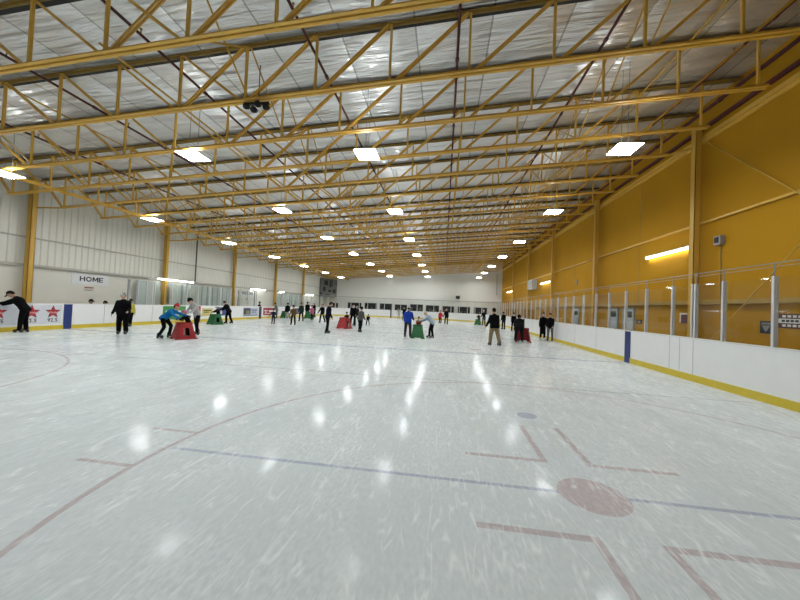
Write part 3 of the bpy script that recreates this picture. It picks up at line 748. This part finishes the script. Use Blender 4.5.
# ------------------------------------------------------------------ skating aids
def skating_aid(loc, rz, m, label, s=1.0):
    """moulded plastic frame: front panel, two side panels with a window, top rail; open at the back"""
    r = empty('skating_aid', loc, rz); r.scale = (s, s, s); tag(r, label, 'skating aid', 'plastic skating aids on the ice')
    H = .74
    def P(x, y, z):   # frustum: x,y in -1..1 at the base, shrinking upward
        k = z / H; return Vector((x * (.38 - .13 * k), y * (.42 - .18 * k) - .0 * k, z))
    def panel(mapf, nrm, window, name):
        mb = MB(); t = .045
        if window:
            for (u0, u1, z0, z1) in ((-1, 1, 0, .16), (-1, 1, .52, H), (-1, -.42, .16, .52), (.30, 1, .16, .52)):
                mb.plate([mapf(u0, z0), mapf(u1, z0), mapf(u1, z1), mapf(u0, z1)], nrm, t)
        else: 
            for (u0, u1, z0, z1) in ((-1, -.5, 0, .06), (.5, 1, 0, .06), (-1, 1, .06, H)):
                mb.plate([mapf(u0, z0), mapf(u1, z0), mapf(u1, z1), mapf(u0, z1)], nrm, t)
        return mb.build(name, m, r)
    panel(lambda u, z: P(u, 1, z), (0, -1, 0), False, 'front_panel')
    panel(lambda u, z: P(1, u, z), (-1, 0, 0), True, 'side_panel')
    panel(lambda u, z: P(-1, u, z), (1, 0, 0), True, 'side_panel')
    a, b, c, d = P(-1, -1.15, H), P(-1, 1, H), P(1, 1, H), P(1, -1.15, H)
    MB().tube(a, b, .035, 8).tube(b, c, .035, 8).tube(c, d, .035, 8).ball(b, .035, n=8).ball(c, .035, n=8).build('handle_rail', m, r, True)
    for s_ in (-1, 1): MB().box(s_ * .375 - .035, s_ * .375 + .035, -.46, .43, 0, .05).build('runner', m, r)
    return r
RED = mat('red_plastic', (.30, .009, .013), .42); GREEN = mat('green_plastic', (.008, .115, .026), .42)

# ------------------------------------------------------------------ people
def remesh(mb, vox, name, mats, parent, smooth=2):
    me = mb.mesh(name, mats); o = bpy.data.objects.new(name, me); C.objects.link(o)
    md = o.modifiers.new('u', 'REMESH'); md.mode = 'VOXEL'; md.voxel_size = vox; md.use_smooth_shade = True
    dg = bpy.context.evaluated_depsgraph_get(); dg.update()
    m2 = bpy.data.meshes.new_from_object(o.evaluated_get(dg)); bpy.data.objects.remove(o)
    bm = bmesh.new(); bm.from_mesh(m2)
    for _ in range(smooth): bmesh.ops.smooth_vert(bm, verts=bm.verts, factor=.5, use_axis_x=True, use_axis_y=True, use_axis_z=True)
    for f in bm.faces: f.smooth = True
    bm.to_mesh(m2); bm.free(); m2.name = name
    m2.materials.clear()
    for m in (mats if isinstance(mats, (list, tuple)) else [mats]): m2.materials.append(m)
    return link(name, m2, parent)

def cloth(c, nm=None):
    key = 'cloth_%d_%d_%d' % tuple(int(x * 10000) for x in c)
    return mat(key, c, .85, var=.18, scale=18, bump=.25, bscale=30, spec=.1)
SKIN = mat('skin', (.50, .30, .22), .55, var=.06); HAIRD = (.02, .014, .01); LIP = mat('lips', (.30, .10, .09), .5)
BOOT = {'k': mat('black_boot', (.018, .018, .02), .45), 'w': mat('white_boot', (.62, .62, .62), .45), 'b': mat('blue_boot', (.05, .09, .25), .4)}
STEEL = mat('blade_steel', (.6, .6, .62), .25, .9)
def rotx(v, a): return Vector((v.x, v.y * math.cos(a) - v.z * math.sin(a), v.y * math.sin(a) + v.z * math.cos(a)))
D = math.radians

def person(loc, rz, H, label, jacket, trousers, lean=4, head=0, turn=0, aL=(5, 10, 12), aR=(5, 10, 12), lL=(3, 4, 6), lR=(3, 4, 6),
           hat=None, hatc=(.01, .01, .01), hair=HAIRD, boot='k', build=1.0, long=False, gloves=None, sit=False, cat='person', scarf=None):
    build *= 1.1
    """angles in degrees. arms: (forward, outward, elbow bend); legs: (forward, outward, knee bend)."""
    r = empty('person', loc, D(rz)); tag(r, label, cat, 'skaters on the ice')
    k = H / 1.80
    child = H < 1.45
    w = build * (1.06 if child else 1)
    hip = Vector((0, 0, 0)); th = D(lean)
    up = Vector((0, math.sin(th), math.cos(th))); fw = Vector((0, math.cos(th), -math.sin(th))); sx = Vector((1, 0, 0))
    Lt = .52 * k
    chest = hip + up * .36 * k; sh = hip + up * Lt; neck = sh + (up + fw * .15).normalized() * .07 * k
    ht = D(lean * .55 + head); hu = Vector((0, math.sin(ht), math.cos(ht))); hf = Vector((0, math.cos(ht), -math.sin(ht)))
    hs = 1.06 if not child else 1.22
    hc = neck + hu * .135 * k * hs
    J = {}
    aL = (aL[0], aL[1] * .7, aL[2]); aR = (aR[0], aR[1] * .7, aR[2])
    for s, a, l in ((-1, aL, lL), (1, aR, lR)):
        # legs
        h0 = hip + Vector((s * .095 * k, 0, -.02 * k)); f, o, kn = (D(q) for q in l)
        td = Vector((s * math.sin(o), math.sin(f) * math.cos(o), -math.cos(f) * math.cos(o)))
        K = h0 + td * .42 * k; g = f - kn
        sd = Vector((s * math.sin(o) * .5, math.sin(g), -math.cos(g))).normalized(); An = K + sd * .40 * k
        # arms
        s0 = sh + Vector((s * .155 * k * min(w, 1.25), 0, 0)) - up * .075 * k; f, o, el = (D(q) for q in a)
        ud = Vector((s * math.sin(o), math.sin(f) * math.cos(o), -math.cos(f) * math.cos(o))); E_ = s0 + ud * .29 * k
        f2 = f + el; fd = Vector((s * math.sin(o) * (.3 if el > .5 else .9), math.sin(f2), -math.cos(f2))).normalized(); W = E_ + fd * .255 * k
        J[s] = dict(h=h0, K=K, A=An, s=s0, E=E_, W=W, fd=fd, sd=sd)
    sole = (.075 + .075) * (1 if not child else .9)
    base = min(J[-1]['A'].z, J[1]['A'].z) - sole
    if sit: base = J[1]['h'].z - .60
    dz = Vector((0, 0, -base))
    for p_ in (hip, chest, sh, neck, hc): p_ += dz
    for s in J:
        for q in ('h', 'K', 'A', 's', 'E', 'W'): J[s][q] = J[s][q] + dz
    def ell(c, u, rx, ry, n=14):
        f_ = Vector((1, 0, 0)).cross(u) * -1
        f_ = u.cross(Vector((1, 0, 0)))
        return [c + Vector((1, 0, 0)) * rx * math.cos(2 * PI * i / n) + f_ * ry * math.sin(2 * PI * i / n) for i in range(n)]
    def torso(mb, g, lo=-.1):
        mb.loft([ell(hip + up * q * k, up, (rx + g) * k * w, (ry + g) * k * w) for q, rx, ry in ((lo, .15, .10), (0, .165, .115), (.1, .15, .105), (.2, .148, .102), (.34, .168, .122), (.42, .165, .115), (.475, .13, .095), (.51, .085, .075), (.54, .06, .06))])
        for s in J: mb.ball(J[s]['s'] , (.050 + g) * k * min(w, 1.2), n=10); mb.capsule(sh - up * .01 * k, J[s]['s'], (.045 + g) * k, (.045 + g) * k)
    hcx = hc
    def face(mb):
        def shape(v):
            d = v - hcx; y = d.dot(hf); z = d.dot(hu); x = d.x
            if z < -.03 * k: x *= 1 - .25 * min(1, (-z) / (.12 * k)); 
            return hcx + Vector((x, 0, 0)) + hf * y + hu * z
        R = Matrix((Vector((1, 0, 0)), hf, hu)).transposed()
        tmp = MB(); tmp.ball((0, 0, 0), .078 * k * hs, .098 * k * hs, .122 * k * hs, 16, 12)
        vs = []
        for v in tmp.v:
            x, y, z = v
            if z < -.03 * k: x *= 1 - .28 * min(1, -z / (.12 * k)); y += .012 * k * (1 if y > 0 else 0)
            vs.append(hcx + R @ Vector((x, y, z)))
        mb.add(vs, tmp.f)
        q = lambda x, y, z: hcx + R @ (Vector((x, y, z)) * k * hs)
        mb.capsule(q(0, .095, .012), q(0, .112, -.028), .010 * k * hs, .017 * k * hs, 8)
        for s in (-1, 1): mb.ball(q(s * .078, -.005, -.01), .014 * k * hs, .022 * k * hs, .03 * k * hs, 8, 6)
        mb.ball(q(0, .08, -.095), .028 * k * hs, .025 * k * hs, .025 * k * hs, 8, 6)
        mb.capsule(q(-.03, .085, .035), q(.03, .085, .035), .014 * k * hs, .014 * k * hs, 8)
        return q
    # body: one continuous surface
    b = MB(); torso(b, -.012)
    b.capsule(sh - up * .03 * k, hc - hu * .06 * k, .056 * k, .052 * k)
    q = face(b)
    for s in J:
        j = J[s]
        b.capsule(j['h'], j['K'], .078 * k * w, .052 * k * w); b.capsule(j['K'], j['A'], .052 * k * w, .038 * k)
        b.capsule(j['s'], j['E'], .046 * k * w, .037 * k); b.capsule(j['E'], j['W'], .037 * k, .027 * k)
        # hand: palm, four unequal bent fingers, thumb off the side
        fd = j['fd']; W = j['W']; side = Vector((s, 0, 0)); side = (side - fd * side.dot(fd)).normalized(); pn_ = fd.cross(side) * s
        inn = -pn_ if True else pn_
        P0 = W + fd * .085 * k
        b.loft([[W + side * .022 * k * c1 + pn_ * .016 * k * c2 for c1, c2 in ((-1, -1), (1, -1), (1, 1), (-1, 1))], [P0 + side * .036 * k * 0 + pn_ * .04 * k * c1 + side * .013 * k * c2 for c1, c2 in ((-1, -1), (1, -1), (1, 1), (-1, 1))]])
        for i, ln in enumerate((.068, .076, .072, .056)):
            a0 = P0 - fd * .01 * k + pn_ * (.030 - .020 * i) * k; a1 = a0 + (fd * .8 - side * .35).normalized() * ln * .55 * k; a2 = a1 + (fd * .45 - side * .8).normalized() * ln * .5 * k
            b.capsule(a0, a1, .0105 * k, .0095 * k, 6); b.capsule(a1, a2, .0095 * k, .008 * k, 6)
        t0 = W + fd * .03 * k + pn_ * .028 * k; t1 = t0 + (fd * .7 + pn_ * .6).normalized() * .035 * k; t2 = t1 + (fd * .9 - side * .3).normalized() * .03 * k
        b.capsule(t0, t1, .013 * k, .011 * k, 6); b.capsule(t1, t2, .011 * k, .009 * k, 6)
        b.capsule(j['A'], j['A'] + Vector((0, .12 * k, -.05 * k)), .034 * k, .03 * k)
    remesh(b, .011 * max(.8, k), 'body', SKIN if gloves is None else SKIN, r, 1)
    # jacket
    jm = MB(); torso(jm, .022, -.13 if not long else -.16)
    jm.loft([ell(sh + up * q_ * k, up, rx * k, rx * k) for q_, rx in ((-.02, .10), (.03, .078), (.065, .072))])
    if long:
        kz = (J[-1]['K'] + J[1]['K']) / 2
        jm.loft([ell(hip - Vector((0, 0, .05 * k)), Vector((0, 0, 1)), .19 * k, .14 * k), ell(kz + Vector((0, 0, -.15 * k)), Vector((0, 0, 1)), .20 * k, .16 * k)])
    for s in J:
        j = J[s]; wa = min(w, 1.2); jm.capsule(j['s'], j['E'], .066 * k * wa, .057 * k * wa); jm.capsule(j['E'], j['W'] - j['fd'] * .015 * k, .057 * k * wa, .043 * k * wa)
    remesh(jm, .017 * k, 'jacket', cloth(jacket), r)
    tm = MB(); tm.loft([ell(hip + up * q_ * k, (up + Vector((0, 0, 1))).normalized(), rx * k * w, ry * k * w) for q_, rx, ry in ((.08, .155, .11), (0, .175, .125), (-.09, .165, .12))])
    for s in J:
        j = J[s]; tm.capsule(j['h'], j['K'], .098 * k * w, .070 * k * w); tm.capsule(j['K'], j['A'] + j['sd'] * -.01 * k, .070 * k * w, .060 * k * w)
    remesh(tm, .017 * k, 'trousers', cloth(trousers), r)
    if gloves:
        for s in J:
            j = J[s]; g_ = MB(); P0 = j['W'] + j['fd'] * .09 * k
            g_.capsule(j['W'], P0, .032 * k, .042 * k)
            pn_ = j['fd'].cross(Vector((1, 0, 0))).normalized()
            for i in range(4): a0 = P0 + pn_ * (.03 - .02 * i) * k; g_.capsule(a0, a0 + j['fd'] * .06 * k - Vector((s * .03 * k, 0, 0)), .014 * k, .012 * k, 6)
            g_.capsule(j['W'] + j['fd'] * .03 * k + pn_ * .03 * k, j['W'] + j['fd'] * .08 * k + pn_ * .06 * k, .016 * k, .013 * k, 6)
            g_.build('glove', cloth(gloves), r, True)
    # face details
    for s in (-1, 1): MB().ball(q(s * .031, .089, .012), .011 * k, .008 * k, .008 * k, 8, 6).build('eye', BLACK, r, True)
    MB().ball(q(0, .098, -.058), .022 * k, .008 * k, .006 * k, 8, 6).build('mouth', LIP, r, True)
    # hair and headgear
    R = Matrix((Vector((1, 0, 0)), hf, hu)).transposed()
    def cap(mb, c, rx, ry, rz_, cut, n=18, kk=14):
        vs, fs = [], []
        tmp = MB(); tmp.ball((0, 0, 0), rx, ry, rz_, n, kk)
        for v in tmp.v:
            x, y, z = v
            lim = cut(y)
            vs.append(hcx + R @ (Vector((x, y, max(z, lim))) * k * hs + Vector(c) * k * hs))
        mb.add(vs, tmp.f)
    hm = MB(); cap(hm, (0, -.010, .012), .088, .106, .124, lambda y: .035 if y > .03 else (-.075 if y < -.02 else -.02))
    hm.build('hair', cloth(hair), r, True)
    if hat == 'beanie':
        m_ = MB(); cap(m_, (0, -.004, .022), .094, .113, .128, lambda y: .02 if y > 0 else -.005); cap(m_, (0, -.004, .022), .101, .12, .075, lambda y: .012 if y > 0 else -.012)
        m_.build('beanie', hatc if not isinstance(hatc, tuple) else cloth(hatc), r, True)
        MB().ball(hcx + hu * .155 * k * hs, .026 * k, n=8).build('pompom', hatc if not isinstance(hatc, tuple) else cloth(hatc), r, True)
    elif hat == 'helmet':
        m_ = MB(); cap(m_, (0, -.006, .02), .108, .130, .135, lambda y: .03 if y > .02 else -.045)
        ho = m_.build('helmet', mat('helmet_%d%d%d' % tuple(int(x * 99) for x in hatc), hatc, .35), r, True)
        MB().tube(q(-.09, .02, 0), q(0, .07, -.125), .007 * k, 6).tube(q(.09, .02, 0), q(0, .07, -.125), .007 * k, 6).build('chin_strap', BLACK, ho)
    elif hat == 'hood':
        m_ = MB(); cap(m_, (0, -.022, .01), .106, .125, .142, lambda y: .04 if y > .03 else -.12)
        m_.build('hood', cloth(jacket), r, True)
    elif hat == 'cap':
        m_ = MB(); cap(m_, (0, -.004, .022), .095, .113, .12, lambda y: .025 if y > 0 else .01)
        m_.plate([q(-.075, .08, .045), q(.075, .08, .045), q(.05, .19, .03), q(-.05, .19, .03)], hu, .008)
        m_.build('cap', cloth(hatc), r, True)
    if scarf:
        MB().loft([ell(neck + up * q_ * k, up, rx * k, rx * k) for q_, rx in ((-.05, .085), (-.02, .105), (.03, .10), (.05, .08))]).build('collar', cloth(scarf), r, True)
    # skates
    if not sit:
        for s in J:
            j = J[s]; ks = k if not child else k * 1.05
            A_ = j['A']; zo = A_.z - .0
            bt = MB()
            zz = A_.z - sole
            sec = [(-.075, .036, .0, .16), (-.03, .043, .0, .20), (.03, .043, .0, .15), (.09, .046, .0, .085), (.15, .044, 0, .07), (.19, .024, 0, .045)]
            rings = []
            for yy, hw, z0, z1 in sec:
                rings.append([A_ + Vector((x_ * hw * ks, yy * ks, -sole + .075 + z_ * ks)) for x_, z_ in ((-1, z0), (1, z0), (1.05, z0 + (z1 - z0) * .5), (.7, z1), (-.7, z1), (-1.05, z0 + (z1 - z0) * .5))])
            bt.loft(rings)
            so = bt.build('skate', BOOT[boot], r, True)
            MB().hexa([A_ + Vector((x_ * .004, y_ * ks, -sole)) for x_, y_ in ((-1, -.09), (1, -.09), (1, .18), (-1, .18))], [A_ + Vector((x_ * .004, y_ * ks, -sole + .03)) for x_, y_ in ((-1, -.1), (1, -.1), (1, .2), (-1, .2))]).build('blade', STEEL, so)
            hd = MB()
            for y_ in (-.05, .12): hd.hexa([A_ + Vector((x_ * .012, (y_ + yy) * ks, -sole + .028)) for x_, yy in ((-1, -.035), (1, -.035), (1, .035), (-1, .035))], [A_ + Vector((x_ * .03, (y_ + yy) * ks, -sole + .078)) for x_, yy in ((-1, -.05), (1, -.05), (1, .05), (-1, .05))])
            hd.build('blade_holder', BLACK if boot != 'w' else BOOT['w'], so)
    return r

K_ = (.0022, .0022, .0026); KB = (.003, .003, .0045); NV = (.004, .006, .015)
STAND = dict(); 
WALK = dict(lL=(20, 4, 12), lR=(-12, 4, 14), aL=(-12, 10, 15), aR=(18, 10, 20))
WALK2 = dict(lL=(-10, 6, 12), lR=(18, 6, 14), aL=(14, 14, 20), aR=(-10, 14, 15))
PUSH = dict(lean=48, head=-12, aL=(48, 6, 22), aR=(48, 6, 22), lL=(28, 5, 30), lR=(12, 5, 26))

person((-17.15, 11.15, 0), 128, 1.80, 'person in black leaning over the left boards at the star adverts', K_, K_, lean=32, head=30, aL=(62, 4, 12), aR=(58, 4, 12), lL=(8, 4, 6), lR=(2, 5, 6), hat='cap', build=1.1)
person((-13.93, 12.43, 0), 212, 1.80, 'large person in black with a black and white checkered beanie', KB, K_, lean=8, head=12, aL=(12, 14, 55), aR=(2, 22, 25), lL=(14, 4, 20), lR=(2, 5, 14), hat='beanie', hatc=checker_mat(), build=1.32)
person((-17.2, 15.75, 0), 200, 1.48, 'smaller person in a yellow jacket behind the large person in black', (.50, .42, .06), K_, hat='beanie', **WALK)
person((-11.5, 12.0, 0), -78, 1.68, 'person in a bright blue jacket and red hat bending towards the red frame', (.012, .14, .36), K_, lean=52, head=-14, aL=(66, 8, 10), aR=(50, 8, 14), lL=(34, 5, 44), lR=(14, 5, 42), hat='beanie', hatc=(.40, .03, .04), gloves=(.01, .01, .01))
skating_aid((-10.83, 12.3, 0), D(151), RED, 'large red skating frame beside the person in the blue jacket', .9)
person((-10.80, 12.52, 0), 151, 1.14, 'small child in a pink helmet leaning on the large red frame', K_, K_, lean=24, head=10, aL=(60, 10, 20), aR=(60, 10, 20), hat='helmet', hatc=(.45, .10, .22))
person((-11.45, 13.75, 0), 160, 1.78, 'person in a light grey jacket and black beanie bent over the pink helmet', (.40, .40, .39), K_, lean=24, head=30, aL=(30, 6, 40), aR=(34, 8, 30), lL=(10, 5, 12), lR=(-6, 6, 10), hat='beanie', hatc=(.01, .01, .01))
skating_aid((-15.45, 20.2, 0), D(160), GREEN, 'green skating frame near the yellow advert on the left boards', .92)
person((-15.5, 20.55, 0), 160, 1.2, 'child in a white hat standing in the green frame by the left boards', K_, K_, lean=15, head=10, aL=(55, 8, 20), aR=(55, 8, 20), hat='beanie', hatc=(.62, .60, .60))
person((-15.25, 21.3, 0), 100, 1.68, 'person in black bent over the white hatted child', KB, K_, lean=28, head=20, aL=(40, 6, 20), aR=(40, 6, 20), lL=(16, 5, 20), lR=(-6, 5, 16), build=1.15)
person((-13.01, 23.43, 0), 190, 1.06, 'small child in dark blue with both arms held out, alone on the ice', (.012, .016, .04), (.010, .012, .025), aL=(10, 42, 8), aR=(10, 48, 8), hat='beanie')
person((-17.25, 31.7, 0), 120, 1.56, 'person in a grey green jacket at the left boards by the red advert', (.13, .17, .16), (.06, .08, .07), lean=14, head=15, aL=(40, 8, 20), aR=(40, 8, 20), hat='beanie')
skating_aid((-16.9, 32.9, 0), D(170), GREEN, 'green skating frame beside the grey green jacket at the left boards')
person((-15.06, 29.69, 0), 20, 1.66, 'person in a black coat with pale lower legs near the red advert', KB, (.35, .33, .31), boot='w', long=False, **WALK)
person((-11.41, 23.49, 0), 185, 1.44, 'child in a brown jacket and wide black trousers', (.13, .075, .035), K_, aL=(15, 18, 20), aR=(15, 18, 20), lL=(3, 8, 6), lR=(3, 8, 6), hat='beanie')
person((-13.04, 28.43, 0), 185, 1.71, 'person in a dark green jacket skating with feet apart, behind the brown jacket', (.016, .03, .024), K_, lL=(8, 10, 10), lR=(3, 9, 10), aL=(8, 14, 20), aR=(8, 14, 20), hat='beanie')
person((-15.8, 36.0, 0), 20, 1.84, 'person in black standing far off between the dark green jacket and the pink jacket', K_, K_)
person((-12.35, 29.32, 0), 160, 1.48, 'child in a pink jacket with dark trousers in front of a green frame', (.46, .13, .22), K_, boot='w', hat='helmet', hatc=(.03, .03, .035), lean=8)
skating_aid((-15.0, 34.6, 0), D(180), GREEN, 'small green skating frame half hidden behind the pink jacket')
person((-15.6, 37.6, 0), 150, 1.80, 'person in black with a white hat far off behind the pink jacket', K_, K_, hat='beanie', hatc=(.66, .66, .66))
person((-6.70, 18.17, 0), -55, 1.84, 'tall person in a dark navy coat looking down, hands low', NV, K_, lean=7, head=26, aL=(4, 8, 14), aR=(6, 8, 18), lL=(8, 4, 10), lR=(-2, 4, 8), hair=(.03, .02, .015))
person((-10.77, 27.81, 0), 170, 1.68, 'person in black with one arm out, just left of the tall navy coat', K_, K_, aL=(5, 12, 15), aR=(15, 34, 10), lL=(-8, 6, 20), lR=(14, 6, 10), hair=(.10, .05, .03), scarf=(.30, .22, .24))
skating_aid((-7.12, 22.8, 0), D(165), RED, 'red skating frame with a dark haired child behind it, left of the grey jacket', 1.05)
person((-7.05, 23.2, 0), 175, 1.12, 'small child in dark clothes behind the red frame left of the grey jacket', K_, K_, lean=12, head=12, aL=(55, 8, 20), aR=(55, 8, 20), hat='beanie')
person((-7.05, 24.75, 0), 195, 1.82, 'person in black with a white collar standing behind the red frame', K_, K_, lean=12, head=14, scarf=(.6, .6, .6), aL=(20, 10, 30), aR=(16, 10, 20), lL=(4, 8, 8), lR=(10, 8, 12))
person((-7.15, 26.2, 0), 165, 1.72, 'second person in black, partly behind the white collar', (.016, .016, .017), K_, hat='beanie', **WALK2)
person((-5.22, 20.07, 0), -30, 1.58, 'person in a dark grey jacket and black trousers right of the red frame', (.075, .072, .07), K_, lean=6, head=6, hat='beanie', scarf=(.45, .45, .45), aL=(8, 12, 25), aR=(8, 10, 25), lL=(10, 4, 14), lR=(-4, 4, 10), build=1.1)
person((-6.35, 26.87, 0), 200, 1.02, 'small child in black crouching with legs apart beside the grey jacket', K_, K_, lean=40, head=10, aL=(40, 14, 10), aR=(40, 14, 10), lL=(24, 12, 26), lR=(18, 12, 30), hat='helmet', hatc=(.02, .02, .02))
person((-6.4, 46.4, 0), 180, 1.45, 'pale grey child with arms out at the far boards', (.42, .40, .38), (.40, .38, .36), aL=(8, 55, 8), aR=(8, 50, 8), hair=(.03, .02, .02))
person((-5.35, 44.2, 0), 160, 1.72, 'person in black far off beside the blue jacket', K_, K_, lL=(-20, 8, 20), lR=(12, 4, 10))
person((-2.0, 18.5, 0), -8, 1.76, 'person in a royal blue jacket seen from behind by the green frame', (.012, .045, .30), (.030, .032, .045), lean=7, head=8, aL=(10, 16, 25), aR=(20, 14, 40), lL=(4, 6, 6), lR=(2, 7, 6), hat='beanie', hatc=(.42, .42, .42), build=1.12)
skating_aid((-1.42, 18.55, 0), D(184), GREEN, 'large green skating frame with its broad panel turned to the camera', 1.0)
person((-1.42, 18.98, 0), 184, 1.14, 'brown haired child in a rust jacket behind the large green frame', (.20, .075, .03), K_, lean=10, head=12, aL=(50, 8, 25), aR=(50, 8, 25), hair=(.09, .035, .015))
person((-.62, 18.85, 0), 78, 1.64, 'pale haired person in a light blue jacket bending over the green frame', (.33, .40, .50), K_, lean=40, head=6, aL=(52, 6, 20), aR=(46, 8, 20), lL=(16, 4, 14), lR=(4, 4, 12), hair=(.55, .50, .42), build=1.08)
person((-.31, 34.81, 0), 195, 1.52, 'child in a red jacket hand in hand with a person in black', (.46, .025, .03), K_, boot='w', hat='hood', aL=(12, 24, 15), aR=(5, 14, 12), lL=(-4, 3, 12), lR=(8, 3, 12))
person((.33, 35.47, 0), 175, 1.75, 'person in black with a shoulder bag holding the red jacket child', K_, K_, aR=(8, 26, 10), aL=(8, 10, 12), hair=(.08, .05, .03), **dict(lL=(4, 4, 8), lR=(-6, 4, 16)))
skating_aid((4.1, 39.3, 0), D(160), GREEN, 'far green skating frame left of the khaki trousers', .9)
person((4.25, 39.75, 0), 160, 1.35, 'dark child behind the far green frame', (.02, .022, .022), K_, lean=18, aL=(50, 8, 20), aR=(50, 8, 20))
person((4.72, 38.7, 0), 150, 1.78, 'person in black with a pale hat beside the far green frame', K_, K_, lean=14, hat='beanie', hatc=(.55, .52, .48), **dict(aL=(28, 6, 25), aR=(28, 6, 25)))
person((2.55, 16.55, 0), 22, 1.86, 'person in a black jacket and khaki trousers striding away from the camera', (.0025, .0025, .003), (.22, .16, .085), lean=8, head=4, aL=(12, 20, 20), aR=(10, 20, 22), lL=(14, 5, 12), lR=(-13, 5, 8), build=1.25, hair=(.008, .007, .006))
person((5.75, 32.0, 0), 20, 1.66, 'person in black just beyond the khaki trousers', K_, K_, aL=(8, 12, 12), aR=(8, 16, 12))
skating_aid((4.70, 19.75, 0), D(-12), RED, 'red skating frame in front of the bending person near the right boards', 1.05)
person((4.33, 19.18, 0), -8, 1.72, 'person in black bending away over a red frame near the right boards', (.008, .008, .011), (.008, .008, .010), lean=40, head=26, aL=(46, 12, 10), aR=(46, 12, 10), lL=(16, 9, 14), lR=(16, 9, 14), boot='k', build=1.32, hat='hood')
person((6.15, 29.6, 0), 185, 1.62, 'person with a white scarf beyond the bending person', K_, K_, scarf=(.65, .65, .65), aL=(12, 26, 15), aR=(8, 10, 12), hat='beanie')
person((6.33, 21.72, 0), 195, 1.74, 'person in a long black coat standing by the right boards', K_, K_, long=True, boot='w', aL=(5, 8, 10), aR=(5, 22, 15), hair=(.012, .009, .008))
person((6.62, 21.15, 0), 150, 1.70, 'person in a black jacket and grey trousers against the right boards', KB, (.10, .10, .105), lean=5, head=6, aL=(12, 8, 40), aR=(12, 10, 50), hair=(.03, .018, .012))
person((-18.75, 14.85, 0), 265, 1.72, 'nearer of two people sitting low behind the left boards under HOME', K_, K_, lean=8, head=4, sit=True, lL=(80, 6, 80), lR=(80, 6, 80), aL=(40, 6, 40), aR=(40, 6, 40), hat='cap', hatc=(.02, .012, .012))
person((-18.75, 15.55, 0), 265, 1.60, 'farther of two people sitting low behind the left boards under HOME', K_, K_, lean=12, head=6, sit=True, lL=(80, 6, 80), lR=(80, 6, 80), aL=(40, 6, 40), aR=(40, 6, 40), hat='cap', hatc=(.012, .012, .012))
person((-18.6, 30.6, -.02), 265, 1.62, 'person in black standing behind the left boards at the dark blue stripe', K_, K_, hat='beanie')
# bench the two people sit on
bn = empty('players_bench', (-18.95, 11.5, -.02)); tag(bn, 'long plain bench behind the left boards under the HOME sign', 'bench')
MB().box(-.2, .2, 0, 5, .46, .51).build('seat', mat('bench_wood', (.30, .20, .11), .6), bn)
for y in (.3, 1.9, 3.4, 4.7): MB().box(-.15, .15, y - .03, y + .03, 0, .46).build('leg', GREYS, bn)

# ------------------------------------------------------------------ camera and view
cam = bpy.data.cameras.new('camera'); co = bpy.data.objects.new('camera', cam); C.objects.link(co)
f, yaw, pit, rol, h = 322.3587, .1354157, .0221397, .0430153, 1.7241
F = Vector((-math.sin(yaw), math.cos(yaw), 0)); Rt = Vector((math.cos(yaw), math.sin(yaw), 0)); U = Vector((0, 0, 1))
F2 = F * math.cos(pit) + U * math.sin(pit); U2 = U * math.cos(pit) - F * math.sin(pit)
R3 = Rt * math.cos(rol) + U2 * math.sin(rol); U3 = U2 * math.cos(rol) - Rt * math.sin(rol)
M = Matrix((R3, U3, -F2)).transposed().to_4x4(); M.translation = (0, 0, h)
co.matrix_world = M
cam.sensor_fit = 'HORIZONTAL'; cam.sensor_width = 36; cam.lens = f / 800 * 36; cam.clip_end = 200; cam.clip_start = .05
sc.camera = co
wd = bpy.data.worlds.new('world'); sc.world = wd; wd.use_nodes = True
bg = wd.node_tree.nodes.get('Background') or wd.node_tree.nodes.new('ShaderNodeBackground')
bg.inputs[0].default_value = (0, 0, 0, 1); bg.inputs[1].default_value = 0
sc.view_settings.view_transform = 'Standard'; sc.view_settings.look = 'None'; sc.view_settings.gamma = 1; sc.view_settings.use_curve_mapping = False
sc.view_settings.exposure = 0.70
sc.cycles.use_denoising = True
sc.cycles.max_bounces = 8; sc.cycles.diffuse_bounces = 5; sc.cycles.transparent_max_bounces = 24
sc.cycles.sample_clamp_indirect = 8
